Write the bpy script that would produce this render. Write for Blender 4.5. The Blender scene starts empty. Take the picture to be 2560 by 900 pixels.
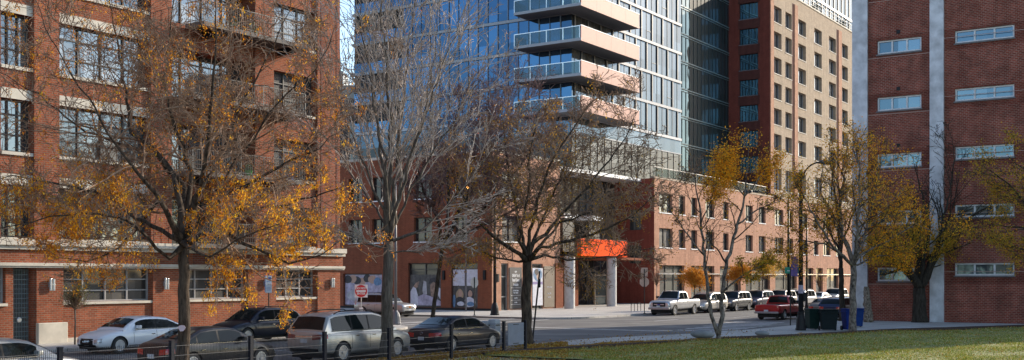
import bpy, bmesh, math, random
from mathutils import Vector, Matrix
from mathutils.bvhtree import BVHTree
R = math.radians
TH = R(56.26)                       # the street grid is turned against the camera
U = Vector((math.cos(TH), math.sin(TH), 0)); V = Vector((-math.sin(TH), math.cos(TH), 0))
CU, SU = U.x, U.y
CAMH, F, HY = 3.1, 2800.0, 692.0
SC = bpy.context.scene; COL = SC.collection
def W(s, t, z=0): return Vector((s*CU - t*SU, s*SU + t*CU, z))
def ST(x, y): return (x*CU + y*SU, -x*SU + y*CU)
# plans measured on the photograph: bearings to distances
def G(px, py, z=0):
    Y = (CAMH-z)*F/(py-HY); return ST((px-1280)/F*Y, Y)
def Yt(px, T): return T/(CU - SU*(px-1280)/F)
def Ss(px, T): a = (px-1280)/F; return Yt(px, T)*(CU*a + SU)
def Ys(px, S): return S/(SU + CU*(px-1280)/F)
def Tt(px, S): a = (px-1280)/F; return Ys(px, S)*(-SU*a + CU)
def Zt(py, px, T): return CAMH + (HY-py)*Yt(px, T)/F
def P3(px, py, Y): return Vector(((px-1280)/F*Y, Y, CAMH + (HY-py)*Y/F))

# ------------------------------------------------------------------ objects
def tag(o, label=None, cat=None, group=None, kind=None):
    if label: o['label'] = label
    if cat: o['category'] = cat
    if group: o['group'] = group
    if kind: o['kind'] = kind
    return o
def thing(name, label, cat, s, t, z=0, rz=0, group=None, world=False):
    o = bpy.data.objects.new(name, None); COL.objects.link(o)
    o.empty_display_size = .3
    if world: o.location = (s, t, z); o.rotation_euler = (0, 0, rz)
    else: o.location = W(s, t, z); o.rotation_euler = (0, 0, TH+rz)
    return tag(o, label, cat, group)
class MB:
    def __init__(s): s.v = []; s.f = []; s.m = []; s.cur = 0
    def quad(s, a, b, c, d):
        n = len(s.v); s.v += [tuple(a), tuple(b), tuple(c), tuple(d)]; s.f.append((n, n+1, n+2, n+3)); s.m.append(s.cur)
    def poly(s, pts):
        n = len(s.v); s.v += [tuple(p) for p in pts]; s.f.append(tuple(range(n, n+len(pts)))); s.m.append(s.cur)
    def box(s, x0, x1, y0, y1, z0, z1):
        n = len(s.v)
        s.v += [(x0,y0,z0),(x1,y0,z0),(x1,y1,z0),(x0,y1,z0),(x0,y0,z1),(x1,y0,z1),(x1,y1,z1),(x0,y1,z1)]
        for f in ((3,2,1,0),(4,5,6,7),(0,1,5,4),(1,2,6,5),(2,3,7,6),(3,0,4,7)):
            s.f.append(tuple(n+i for i in f)); s.m.append(s.cur)
    def prism(s, pts, z0, z1, hole=None):
        n = len(s.v); k = len(pts)
        s.v += [(p[0], p[1], z0) for p in pts] + [(p[0], p[1], z1) for p in pts]
        s.f.append(tuple(n+i for i in reversed(range(k)))); s.f.append(tuple(n+k+i for i in range(k)))
        s.m += [s.cur]*2
        for i in range(k):
            j = (i+1) % k; s.f.append((n+i, n+j, n+k+j, n+k+i)); s.m.append(s.cur)
    def tube(s, pts, rad, sides=6, cap=True):
        n0 = len(s.v); k = len(pts)
        if not hasattr(rad, '__len__'): rad = [rad]*k
        pts = [Vector(p) for p in pts]; ref = None
        for i in range(k):
            d = (pts[min(i+1, k-1)] - pts[max(i-1, 0)])
            if d.length < 1e-9: d = Vector((0,0,1))
            d.normalize()
            if ref is None:
                ref = Vector((1,0,0)) if abs(d.x) < .8 else Vector((0,1,0))
            a = (ref - d*ref.dot(d))
            if a.length < 1e-6: a = d.orthogonal()
            a.normalize(); ref = a; b = d.cross(a)
            for j in range(sides):
                q = 2*math.pi*j/sides
                s.v.append(tuple(pts[i] + (a*math.cos(q) + b*math.sin(q))*rad[i]))
        for i in range(k-1):
            for j in range(sides):
                j2 = (j+1) % sides
                s.f.append((n0+i*sides+j, n0+i*sides+j2, n0+(i+1)*sides+j2, n0+(i+1)*sides+j)); s.m.append(s.cur)
        if cap:
            s.f.append(tuple(n0+j for j in reversed(range(sides)))); s.f.append(tuple(n0+(k-1)*sides+j for j in range(sides))); s.m += [s.cur]*2
    def lathe(s, prof, sides=16, axis='z', c=(0,0,0)):      # prof: (radius, height)
        n0 = len(s.v)
        for r, h in prof:
            for j in range(sides):
                q = 2*math.pi*j/sides; x, y = r*math.cos(q), r*math.sin(q)
                p = (x, y, h) if axis == 'z' else ((x, h, y) if axis == 'y' else (h, x, y))
                s.v.append((p[0]+c[0], p[1]+c[1], p[2]+c[2]))
        for i in range(len(prof)-1):
            for j in range(sides):
                j2 = (j+1) % sides
                s.f.append((n0+i*sides+j, n0+i*sides+j2, n0+(i+1)*sides+j2, n0+(i+1)*sides+j)); s.m.append(s.cur)
        s.f.append(tuple(n0+j for j in reversed(range(sides)))); s.f.append(tuple(n0+(len(prof)-1)*sides+j for j in range(sides))); s.m += [s.cur]*2
    def build(s, name, mat, parent=None, smooth=False, off=None, bevel=0):
        vs = s.v
        if off is not None: vs = [(a-off[0], b-off[1], c) for a, b, c in vs]
        me = bpy.data.meshes.new(name); me.from_pydata(vs, [], s.f)
        for m in (mat if isinstance(mat, (list, tuple)) else [mat]): me.materials.append(m)
        if any(s.m): me.polygons.foreach_set('material_index', s.m)
        if smooth: me.polygons.foreach_set('use_smooth', [True]*len(me.polygons))
        me.update()
        o = bpy.data.objects.new(name, me); COL.objects.link(o)
        if parent is not None: o.parent = parent
        if bevel:
            b = o.modifiers.new('bevel', 'BEVEL'); b.width = bevel; b.segments = 2; b.limit_method = 'ANGLE'
        return o
def stplace(o, s=0, t=0, z=0):
    o.location = W(s, t, z); o.rotation_euler = (0, 0, TH); return o
def normals(o):
    bm = bmesh.new(); bm.from_mesh(o.data); bmesh.ops.recalc_face_normals(bm, faces=bm.faces); bm.to_mesh(o.data); bm.free()
def copy_tree(o, parent=None):
    c = o.copy(); COL.objects.link(c); c.parent = parent
    for ch in list(KIDS(o)): copy_tree(ch, c)
    return c
def KIDS(o): return [x for x in COL.objects if x.parent == o]

# ------------------------------------------------------------------ materials
MATS = {}
def newmat(name):
    m = bpy.data.materials.new(name); m.use_nodes = True
    nt = m.node_tree; nt.nodes.clear()
    out = nt.nodes.new('ShaderNodeOutputMaterial'); p = nt.nodes.new('ShaderNodeBsdfPrincipled')
    nt.links.new(p.outputs[0], out.inputs[0]); MATS[name] = m
    return m, nt, p, out
def nd(nt, typ, **k):
    n = nt.nodes.new(typ)
    for a, b in k.items(): setattr(n, a, b)
    return n
def c4(c): return (c[0], c[1], c[2], 1)
def ramp(nt, stops, interp='LINEAR'):
    r = nd(nt, 'ShaderNodeValToRGB'); cr = r.color_ramp; cr.interpolation = interp
    while len(cr.elements) > 1: cr.elements.remove(cr.elements[-1])
    cr.elements[0].position = stops[0][0]; cr.elements[0].color = c4(stops[0][1])
    for p, c in stops[1:]:
        e = cr.elements.new(p); e.color = c4(c)
    return r
def coords(nt, kind='Object'): return nd(nt, 'ShaderNodeTexCoord').outputs[kind]
def noise(nt, vec, scale, detail=4, rough=.55):
    n = nd(nt, 'ShaderNodeTexNoise'); n.inputs['Scale'].default_value = scale; n.inputs['Detail'].default_value = detail
    n.inputs['Roughness'].default_value = rough; nt.links.new(vec, n.inputs['Vector']); return n
def bump(nt, p, h, dist, strength=.6):
    b = nd(nt, 'ShaderNodeBump'); b.inputs['Distance'].default_value = dist; b.inputs['Strength'].default_value = strength
    nt.links.new(h, b.inputs['Height']); nt.links.new(b.outputs[0], p.inputs['Normal'])
def mixc(nt, fac, a, b, mode='MIX'):
    m = nd(nt, 'ShaderNodeMix', data_type='RGBA', blend_type=mode)
    for v, i in ((fac, 0), (a, 6), (b, 7)):
        if hasattr(v, 'links'): nt.links.new(v, m.inputs[i])
        elif i == 0: m.inputs[0].default_value = v
        else: m.inputs[i].default_value = c4(v)
    return m.outputs[2]
def plain(name, col, rough=.6, metal=0, var=.12, scale=3, coat=0, spec=.5, bumpd=0):
    if name in MATS: return MATS[name]
    m, nt, p, o = newmat(name)
    n = noise(nt, coords(nt), scale)
    lo = tuple(c*(1-var) for c in col); hi = tuple(min(1, c*(1+var)) for c in col)
    r = ramp(nt, [(.3, lo), (.7, hi)]); nt.links.new(n.outputs[0], r.inputs[0]); nt.links.new(r.outputs[0], p.inputs['Base Color'])
    p.inputs['Roughness'].default_value = rough; p.inputs['Metallic'].default_value = metal
    p.inputs['Coat Weight'].default_value = coat; p.inputs['Coat Roughness'].default_value = .04
    p.inputs['Specular IOR Level'].default_value = spec
    if bumpd: bump(nt, p, n.outputs[0], bumpd)
    return m
def brick(name, c1, c2, mortar, bw=.26, bh=.095, band=None, stain=.25, mort=.014):
    if name in MATS: return MATS[name]
    m, nt, p, o = newmat(name)
    tc = coords(nt); sp = nd(nt, 'ShaderNodeSeparateXYZ'); nt.links.new(tc, sp.inputs[0])
    ad = nd(nt, 'ShaderNodeMath', operation='ADD'); nt.links.new(sp.outputs[0], ad.inputs[0]); nt.links.new(sp.outputs[1], ad.inputs[1])
    cb = nd(nt, 'ShaderNodeCombineXYZ'); nt.links.new(ad.outputs[0], cb.inputs[0]); nt.links.new(sp.outputs[2], cb.inputs[1])
    b = nd(nt, 'ShaderNodeTexBrick'); nt.links.new(cb.outputs[0], b.inputs['Vector'])
    b.inputs['Color1'].default_value = c4(c1); b.inputs['Color2'].default_value = c4(c2); b.inputs['Mortar'].default_value = c4(mortar)
    b.inputs['Scale'].default_value = 1; b.inputs['Brick Width'].default_value = bw; b.inputs['Row Height'].default_value = bh
    b.inputs['Mortar Size'].default_value = mort; b.inputs['Mortar Smooth'].default_value = .1; b.inputs['Bias'].default_value = -.1
    n = noise(nt, tc, .9, 8, .7); r = ramp(nt, [(.3, (1-stain,)*3), (.7, (1+stain*.45,)*3)]); nt.links.new(n.outputs[0], r.inputs[0])
    col = mixc(nt, 1, b.outputs[0], r.outputs[0], 'MULTIPLY')
    # weather streaks: long in height, narrow along the wall
    mp = nd(nt, 'ShaderNodeMapping'); mp.inputs['Scale'].default_value = (2.2, 2.2, .12); nt.links.new(tc, mp.inputs[0])
    n3 = noise(nt, mp.outputs[0], 1, 4); r3 = ramp(nt, [(.35, (.86, .85, .84)), (.6, (1.04, 1.03, 1.02))]); nt.links.new(n3.outputs[0], r3.inputs[0])
    col = mixc(nt, 1, col, r3.outputs[0], 'MULTIPLY')
    if band:                                              # darker courses of brick laid at each storey
        per, off, wid, bc = band
        a = nd(nt, 'ShaderNodeMath', operation='ADD'); nt.links.new(sp.outputs[2], a.inputs[0]); a.inputs[1].default_value = off
        mo = nd(nt, 'ShaderNodeMath', operation='MODULO'); nt.links.new(a.outputs[0], mo.inputs[0]); mo.inputs[1].default_value = per
        lt = nd(nt, 'ShaderNodeMath', operation='LESS_THAN'); nt.links.new(mo.outputs[0], lt.inputs[0]); lt.inputs[1].default_value = wid
        col = mixc(nt, lt.outputs[0], col, mixc(nt, 1, col, bc, 'MULTIPLY'))
    nt.links.new(col, p.inputs['Base Color']); p.inputs['Roughness'].default_value = .9; p.inputs['Specular IOR Level'].default_value = .15
    bump(nt, p, b.outputs['Fac'], -.008, .8)
    return m
def mirror_glass(name, tint, rough=.02, pane=1.5, floor=3.6, var=.35, dark=(.02,.03,.035), refl=.8, off=0, base=None):
    if name in MATS: return MATS[name]
    m, nt, p, o = newmat(name)
    tc = coords(nt); sp = nd(nt, 'ShaderNodeSeparateXYZ'); nt.links.new(tc, sp.inputs[0])
    ad = nd(nt, 'ShaderNodeMath', operation='ADD'); nt.links.new(sp.outputs[0], ad.inputs[0]); nt.links.new(sp.outputs[1], ad.inputs[1])
    def fl(src, step, o=0):
        a = nd(nt, 'ShaderNodeMath', operation='MULTIPLY_ADD'); nt.links.new(src, a.inputs[0]); a.inputs[1].default_value = 1/step; a.inputs[2].default_value = o
        b = nd(nt, 'ShaderNodeMath', operation='FLOOR'); nt.links.new(a.outputs[0], b.inputs[0]); return b.outputs[0]
    cb = nd(nt, 'ShaderNodeCombineXYZ'); nt.links.new(fl(ad.outputs[0], pane, off), cb.inputs[0]); nt.links.new(fl(sp.outputs[2], floor), cb.inputs[1])
    wn = nd(nt, 'ShaderNodeTexWhiteNoise'); nt.links.new(cb.outputs[0], wn.inputs[0])
    # behind the glass: dark rooms, some with pale blinds drawn
    cur = ramp(nt, [(0, dark), (.62, tuple(c*1.6 for c in dark)), (.66, base or tuple(c*3 for c in dark)), (1, base or tuple(c*5 for c in dark))]); nt.links.new(wn.outputs[0], cur.inputs[0])
    gl = nd(nt, 'ShaderNodeBsdfGlossy'); gl.inputs['Roughness'].default_value = rough
    tr = ramp(nt, [(0, tuple(c*(1-var) for c in tint)), (1, tint)]); nt.links.new(wn.outputs[0], tr.inputs[0]); nt.links.new(tr.outputs[0], gl.inputs['Color'])
    n = noise(nt, tc, .35, 2, .5); bm = nd(nt, 'ShaderNodeBump'); bm.inputs['Distance'].default_value = .05; bm.inputs['Strength'].default_value = .5
    nt.links.new(n.outputs[0], bm.inputs['Height']); nt.links.new(bm.outputs[0], gl.inputs['Normal'])
    nt.links.new(cur.outputs[0], p.inputs['Base Color']); p.inputs['Roughness'].default_value = .5
    mx = nd(nt, 'ShaderNodeMixShader'); mx.inputs[0].default_value = refl
    nt.links.new(p.outputs[0], mx.inputs[1]); nt.links.new(gl.outputs[0], mx.inputs[2]); nt.links.new(mx.outputs[0], o.inputs[0])
    return m
def paint(name, col, metal=.0, rough=.35):
    if name in MATS: return MATS[name]
    m, nt, p, o = newmat(name)
    n = noise(nt, coords(nt), 1.7, 5); sp = nd(nt, 'ShaderNodeSeparateXYZ'); nt.links.new(coords(nt), sp.inputs[0])
    dm = nd(nt, 'ShaderNodeMapRange'); nt.links.new(sp.outputs[2], dm.inputs[0]); dm.inputs[1].default_value = .15; dm.inputs[2].default_value = .75
    dm.inputs[3].default_value = .2 if max(col) < .1 else .5; dm.inputs[4].default_value = .02
    f = nd(nt, 'ShaderNodeMath', operation='MULTIPLY'); nt.links.new(dm.outputs[0], f.inputs[0]); nt.links.new(n.outputs[0], f.inputs[1])
    nt.links.new(mixc(nt, f.outputs[0], col, (.16, .14, .12)), p.inputs['Base Color'])     # road dust on the sills
    p.inputs['Metallic'].default_value = metal; p.inputs['Roughness'].default_value = rough
    p.inputs['Coat Weight'].default_value = .35 if max(col) < .1 else .6; p.inputs['Coat Roughness'].default_value = .05; p.inputs['Specular IOR Level'].default_value = .3
    return m
def leafmat(name, stops, trans=.45):
    m, nt, p, o = newmat(name)
    g = nd(nt, 'ShaderNodeNewGeometry'); r = ramp(nt, stops); nt.links.new(g.outputs['Random Per Island'], r.inputs[0])
    d = nd(nt, 'ShaderNodeBsdfDiffuse'); t = nd(nt, 'ShaderNodeBsdfTranslucent'); nt.links.new(r.outputs[0], d.inputs[0]); nt.links.new(r.outputs[0], t.inputs[0])
    mx = nd(nt, 'ShaderNodeMixShader'); mx.inputs[0].default_value = trans
    nt.links.new(d.outputs[0], mx.inputs[1]); nt.links.new(t.outputs[0], mx.inputs[2]); nt.links.new(mx.outputs[0], o.inputs[0])
    return m
def bark(name, a, b, sc=9, zs=.22):
    m, nt, p, o = newmat(name)
    mp = nd(nt, 'ShaderNodeMapping'); mp.inputs['Scale'].default_value = (1, 1, zs); nt.links.new(coords(nt), mp.inputs[0])
    n = noise(nt, mp.outputs[0], sc, 6, .65); r = ramp(nt, [(.35, a), (.65, b)]); nt.links.new(n.outputs[0], r.inputs[0])
    nt.links.new(r.outputs[0], p.inputs['Base Color']); p.inputs['Roughness'].default_value = .9; p.inputs['Specular IOR Level'].default_value = .15
    bump(nt, p, n.outputs[0], .06, 1); return m

def clear_glass(name, tint, trans):
    m, nt, p, o = newmat(name); t = nd(nt, 'ShaderNodeBsdfTransparent'); t.inputs[0].default_value = c4(tint)
    p.inputs['Base Color'].default_value = (.06,.12,.14,1); p.inputs['Roughness'].default_value = .03; p.inputs['Specular IOR Level'].default_value = .8
    mx = nd(nt, 'ShaderNodeMixShader'); mx.inputs[0].default_value = 1-trans; nt.links.new(t.outputs[0], mx.inputs[1]); nt.links.new(p.outputs[0], mx.inputs[2]); nt.links.new(mx.outputs[0], o.inputs[0]); return m
dark_glass = plain('window_glass', (.012,.015,.018), .04, 0, .3, .7, spec=1.0)
car_glass = plain('car_glass', (.010,.014,.014), .03, 0, .3, 1, spec=.2)
black_metal = plain('black_metal', (.010,.010,.012), .5, 0, spec=.25)
black_rub = plain('tyre_rubber', (.018,.018,.018), .8)
black_trim = plain('black_plastic', (.015,.015,.016), .6, spec=.2)
alloy = plain('alloy_metal', (.55,.56,.58), .3, .8); rim_m = plain('wheel_alloy', (.42,.43,.45), .35, .6)
chrome = plain('chrome', (.75,.75,.76), .15, 1, .03)
grey_frame = plain('grey_window_frame', (.32,.31,.30), .5)
dark_frame = plain('dark_window_frame', (.035,.033,.032), .5)
stone = plain('limestone', (.50,.45,.37), .8, 0, .2, 1.2, bumpd=.01)
concrete = plain('pale_concrete', (.40,.39,.37), .85, 0, .15, 1.1, bumpd=.01)
red_lens = plain('red_lens', (.40,.012,.01), .15, 0, .2, 8, coat=1)
clear_lens = plain('clear_lens', (.45,.46,.48), .1, .4, .3, 14, coat=1)
amber_lens = plain('amber_lens', (.5,.15,.01), .2, 0, .1, 8, coat=1)
plate_m = plain('plate_white', (.5,.52,.55), .4)
white_p = plain('white_paint', (.75,.75,.74), .5, 0, .05)
sign_red = plain('sign_red', (.55,.015,.018), .45, 0, .08)
slab_m = plain('slab_edge_grey', (.27,.29,.32), .6, 0, .06)

def text_obj(name, body, size, mat, parent, loc, rot, align='CENTER', sx=1, bold=0):
    cu = bpy.data.curves.new(name, 'FONT'); cu.body = body; cu.size = size; cu.align_x = align; cu.align_y = 'CENTER'; cu.extrude = .002; cu.offset = bold
    cu.space_line = .85
    o = bpy.data.objects.new(name, cu); COL.objects.link(o)
    dg = bpy.context.evaluated_depsgraph_get(); me = bpy.data.meshes.new_from_object(o.evaluated_get(dg))
    COL.objects.unlink(o); bpy.data.objects.remove(o)
    me.materials.clear(); me.materials.append(mat)
    q = bpy.data.objects.new(name, me); COL.objects.link(q); q.parent = parent; q.location = loc; q.rotation_euler = rot; q.scale = (sx, 1, 1)
    return q

# ------------------------------------------------------------------ facades (street-grid coordinates)
def fpt(kind, plane, a, z, d):          # d: depth into the building
    return (a, plane+d, z) if kind == 't' else (plane+d, a, z)
def fbox(mb, kind, plane, a0, a1, z0, z1, d0, d1):
    if kind == 't': mb.box(a0, a1, plane+d0, plane+d1, z0, z1)
    else: mb.box(plane+d0, plane+d1, a0, a1, z0, z1)
def facade(mb, kind, plane, a0, a1, z0, z1, ops, depth=.3):
    As = sorted(set([a0, a1] + [v for o in ops for v in o[:2] if a0 < v < a1])); Zs = sorted(set([z0, z1] + [v for o in ops for v in o[2:4] if z0 < v < z1]))
    for j in range(len(Zs)-1):
        zc = (Zs[j]+Zs[j+1])/2; run = None
        for i in range(len(As)):
            solid = False
            if i < len(As)-1:
                ac = (As[i]+As[i+1])/2
                solid = not any(o[0] < ac < o[1] and o[2] < zc < o[3] for o in ops)
            if solid and run is None: run = As[i]
            if not solid and run is not None:
                p = [fpt(kind, plane, *q) for q in ((run, Zs[j], 0), (As[i], Zs[j], 0), (As[i], Zs[j+1], 0), (run, Zs[j+1], 0))]
                mb.quad(*(p if kind == 't' else p[::-1])); run = None
    for o in ops:
        a, b, c, d = o[:4]; D = o[4] if len(o) > 4 else depth
        f = lambda A, Z, q: fpt(kind, plane, A, Z, q)
        mb.quad(f(a,c,0), f(a,d,0), f(a,d,D), f(a,c,D)); mb.quad(f(b,c,0), f(b,c,D), f(b,d,D), f(b,d,0))
        mb.quad(f(a,c,0), f(a,c,D), f(b,c,D), f(b,c,0)); mb.quad(f(a,d,0), f(b,d,0), f(b,d,D), f(a,d,D))
def window(root, off, kind, plane, o, nx, ny, fm, gm, bar=.06, depth=.3, name='window', sill=None, xs=None, zs=None):
    a, b, c, d = o[:4]; D = (o[4] if len(o) > 4 else depth)
    mb = MB(); e = .004
    fbox(mb, kind, plane, a+e, a+bar, c+e, d-e, D-.09, D+.02); fbox(mb, kind, plane, b-bar, b-e, c+e, d-e, D-.09, D+.02)
    fbox(mb, kind, plane, a+bar, b-bar, c+e, c+bar, D-.09, D+.02); fbox(mb, kind, plane, a+bar, b-bar, d-bar, d-e, D-.09, D+.02)
    for i in range(1, nx):
        x = a+(b-a)*(xs[i-1] if xs else i/nx); fbox(mb, kind, plane, x-bar*.5, x+bar*.5, c+bar, d-bar, D-.08, D+.015)
    for j in range(1, ny):
        z = c+(d-c)*(zs[j-1] if zs else j/ny); fbox(mb, kind, plane, a+bar, b-bar, z-bar*.4, z+bar*.4, D-.07, D+.01)
    fr = mb.build(name, fm, root, off=off)
    g = MB(); q = [fpt(kind, plane, *w) for w in ((a+e, c+e, D), (b-e, c+e, D), (b-e, d-e, D), (a+e, d-e, D))]
    g.quad(*(q if kind == 't' else q[::-1])); g.build('pane', gm, fr, off=off)
    if sill:
        s = MB(); fbox(s, kind, plane, a-.06, b+.06, c-.10, c-.003, -.07, .12); s.build('sill', sill, fr, off=off)
    return fr
def shell(mb, s0, s1, t0, t1, z0, z1, skip=''):    # the sides that the facades leave out, and the roof
    if 'r' not in skip: mb.quad((s0,t0,z1),(s1,t0,z1),(s1,t1,z1),(s0,t1,z1))
    if 'b' not in skip: mb.quad((s0,t1,z0),(s0,t1,z1),(s1,t1,z1),(s1,t1,z0))
    if 'e' not in skip: mb.quad((s1,t0,z0),(s1,t1,z0),(s1,t1,z1),(s1,t0,z1))
    if 'w' not in skip: mb.quad((s0,t0,z0),(s0,t0,z1),(s0,t1,z1),(s0,t1,z0))
    if 'f' not in skip: mb.quad((s0,t0,z0),(s1,t0,z0),(s1,t0,z1),(s0,t0,z1))
# ------------------------------------------------------------------ LEFT BRICK BUILDING
T1 = 45.2
m_brick = brick('red_brick', (.33,.088,.040), (.20,.052,.026), (.25,.165,.115), stain=.34)
m_brick_dk = brick('dark_brick', (.22,.06,.035), (.17,.045,.03), (.2,.15,.12))
apt_glass = mirror_glass('apartment_glass', (.42,.48,.52), .03, pane=1.1, floor=3.74, dark=(.03,.03,.028), refl=.42, base=(.22,.20,.17))
gar_glass = mirror_glass('dark_ground_glass', (.5,.5,.5), .04, pane=1.3, floor=.6, dark=(.010,.009,.008), refl=.07)
B1 = thing('apartment_building', 'red brick loft apartment building with stone lintels and hanging balconies at the left', 'building', 25, T1)
O1 = (25, T1)
S1 = lambda x: Ss(x, T1)
ops = []; wins = []
E = S1(850)
bays = [(S1(-160), S1(-5), 3), (S1(2), S1(80), 3), (S1(145), S1(371), 4), (S1(682), S1(787), 3)]
for k in range(4):
    zt = 7.12+3.74*k
    for i, (a, b, n) in enumerate(bays):
        o = (a, b, zt-2.3, zt-(0 if i < 3 else .1), .38); ops.append(o); wins.append((o, n, 3, 'up'))
    o = (S1(428), S1(632), zt-2.5, zt, 1.0); ops.append(o); wins.append((o, 4, 2, 'balc'))
gnd = [(S1(-150), S1(14), 1.95, 3.5, .3), (S1(155), S1(377), 1.95, 3.5, .3), (S1(452), S1(614), 1.95, 3.5, .3), (S1(687), S1(788), 1.95, 3.48, .3)]
for o in gnd: ops.append(o)
door_o = (S1(33), S1(82), .16, 3.5, .8); ops.append(door_o)
mb = MB(); facade(mb, 't', T1, -10, E, 0, 24, ops); shell(mb, -10, E, T1, 75, 0, 24, 'f')
for o in ops:                                  # back of each recess
    mb.quad(*[fpt('t', T1, *q) for q in ((o[0], o[2], o[4]+.03), (o[1], o[2], o[4]+.03), (o[1], o[3], o[4]+.03), (o[0], o[3], o[4]+.03))])
mb.build('wall', m_brick, B1, off=O1)
for o, n, ny, kd in wins:
    window(B1, O1, 't', T1, o, n, ny, dark_frame, apt_glass, .07, zs=(.33, .72) if ny == 3 else (.8,))
for o in gnd: window(B1, O1, 't', T1, o, 4 if o[1]-o[0] > 3.2 else 3, 3, grey_frame, gar_glass, .07)
for k in range(4):                              # stone lintels and sills per bay
    zt = 7.12+3.74*k
    for a, b, n in bays:
        if a < S1(600):
            m2 = MB(); m2.box(a-.02, b+.02, T1-.03, T1+.2, zt+.003, zt+.46); m2.build('lintel', stone, B1, off=O1)
        m2 = MB(); m2.box(a-.02, b+.02, T1-.08, T1+.3, zt-2.45, zt-2.303); m2.build('sill', stone, B1, off=O1)
for o in gnd:
    m2 = MB(); m2.box(o[0]-.05, o[1]+.05, T1-.1, T1+.28, 1.83, 1.947); m2.build('sill', stone, B1, off=O1)
# piers: slightly proud brick strips
for a, b in ((80, 145), (372, 426), (633, 681), (789, 846)):
    m2 = MB(); m2.box(S1(a)+.02, S1(b)-.02, T1-.14, T1-.003, 4.72, 23.9); m2.build('pier', m_brick, B1, off=O1)
for a, b in ((87, 154), (378, 450), (616, 686), (790, 846)):
    m2 = MB(); m2.box(S1(a), S1(b), T1-.14, T1-.003, 0.02, 3.5); m2.build('pier', m_brick, B1, off=O1)
for x in (800, 838): 
    m2 = MB(); m2.box(S1(x)-.07, S1(x)+.07, T1-.16, T1-.142, 4.8, 23.8); m2.build('wall_joint', m_brick_dk, B1, off=O1)
for (za, zb, d) in ((4.48, 4.74, .32), (4.30, 4.478, .2), (3.58, 3.72, .18), (3.50, 3.578, .12)):
    m2 = MB(); m2.box(-10, E+.1, T1-.14-d, T1-.142, za, zb); m2.build('cornice', stone, B1, off=O1)
m2 = MB(); m2.box(-10, E+.02, T1-.2, T1-.142, 3.722, 4.298); m2.build('frieze', m_brick, B1, off=O1)
m2 = MB(); m2.box(S1(476), S1(614), T1-.25, T1-.202, 3.74, 4.28); m2.build('frieze_panel', m_brick_dk, B1, off=O1)
m2 = MB(); m2.prism([(S1(84), T1-.36), (S1(158), T1-.36), (S1(158), T1-.145), (S1(84), T1-.145)], .02, 1.05); m2.build('stone_base', stone, B1, off=O1, bevel=.03)
m2 = MB(); m2.box(S1(158), E, T1-.2, T1-.005, 0.01, .32); m2.build('plinth', stone, B1, off=O1)
# iron gate door
gd = MB(); a, b, c, d, D = door_o
for i in range(12):
    x = a+(b-a)*(i+.5)/12; gd.box(x-.012, x+.012, T1+.3, T1+.33, c, d-.05)
for j in range(16):
    z = c+.1+j*(d-c-.2)/15; gd.box(a+.02, b-.02, T1+.29, T1+.34, z-.012, z+.012)
gt = gd.build('iron_gate', plain('gate_iron', (.16,.2,.2), .5), B1, off=O1)
h = MB(); h.lathe([(.09,-.02),(.12,0),(.09,.02)], 10, 'y', ((a+b)/2, T1+.27, 1.2)); h.build('handle', alloy, gt, off=O1)
m2 = MB(); m2.quad((a, T1+.79, c), (b, T1+.79, c), (b, T1+.79, d), (a, T1+.79, d)); m2.build('door_panel', plain('gate_dark', (.012,.012,.012), .5), B1, off=O1)
# balconies
m_bal = plain('balcony_concrete', (.10,.085,.075), .8, 0, .2)
for k, (xa, xb) in enumerate(((440, 720), (430, 712), (432, 715), (458, 728))):
    z = 4.62+3.74*k if k else 4.76; a, b = S1(xa), S1(xb); dp = 1.55
    bl = MB(); bl.box(a, b, T1-dp, T1-.145, z-.22, z); bo = bl.build('balcony', m_bal, B1, off=O1)
    r = MB(); r.tube([(a+.03, T1-.15, z+1.05), (a+.03, T1-dp+.04, z+1.05), (b-.03, T1-dp+.04, z+1.05), (b-.03, T1-.15, z+1.05)], .028, 5)
    r.tube([(a+.03, T1-.15, z+.1), (a+.03, T1-dp+.04, z+.1), (b-.03, T1-dp+.04, z+.1), (b-.03, T1-.15, z+.1)], .02, 5)
    n = int((b-a)/.13)
    for i in range(n+1):
        x = a+.03+(b-a-.06)*i/n; w = .03 if i % 12 == 0 else .009
        r.box(x-w, x+w, T1-dp+.03, T1-dp+.05, z, z+1.05)
    for i in range(9):
        y = T1-.2-(dp-.25)*i/8; r.box(a+.02, a+.04, y-.009, y+.009, z, z+1.05); r.box(b-.04, b-.02, y-.009, y+.009, z, z+1.05)
    r.build('railing', plain('railing_grey', (.07,.07,.068), .5, .3), bo, off=O1)
    if k:
        for q in (.15, .85):
            x = a+(b-a)*q; br = MB(); br.prism([(x-.1, T1-dp+.3), (x+.1, T1-dp+.3), (x+.1, T1-.143), (x-.1, T1-.143)], z-.55, z-.223); br.build('bracket', black_metal, bo, off=O1)
# things on the balconies
rr = random.Random(5)
for (x, k, c) in ((545, 3, (.10,.13,.03)), (600, 3, (.16,.18,.04)), (690, 1, (.05,.09,.3)), (585, 1, (.08,.3,.05))):
    s = S1(x); z = 4.62+3.74*k
    pt = thing('flower_pot', {545: 'dark green potted plant on the topmost brick building balcony', 600: 'yellow-green planter on the topmost brick building balcony', 690: 'blue pot at the right end of the second balcony', 585: 'bright green pot near the middle of the second balcony'}[x], 'pot', s, T1-1.1, z)
    p = MB(); p.lathe([(.14,0),(.2,.3),(.22,.32),(.18,.33)], 10); p.build('pot', plain('pot%d' % x, c, .6), pt)
    lf = MB()
    for i in range(90):
        q = Vector((rr.gauss(0,.14), rr.gauss(0,.14), .35+abs(rr.gauss(0,.2)))); d = Vector((rr.gauss(0,1), rr.gauss(0,1), rr.gauss(0,1))).normalized()*.05; e = d.orthogonal()*.6
        lf.quad(q-d, q+e, q+d, q-e)
    lf.build('foliage', plain('pot_leaves', (.06,.10,.02), .7, 0, .4, 6), pt)
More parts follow.
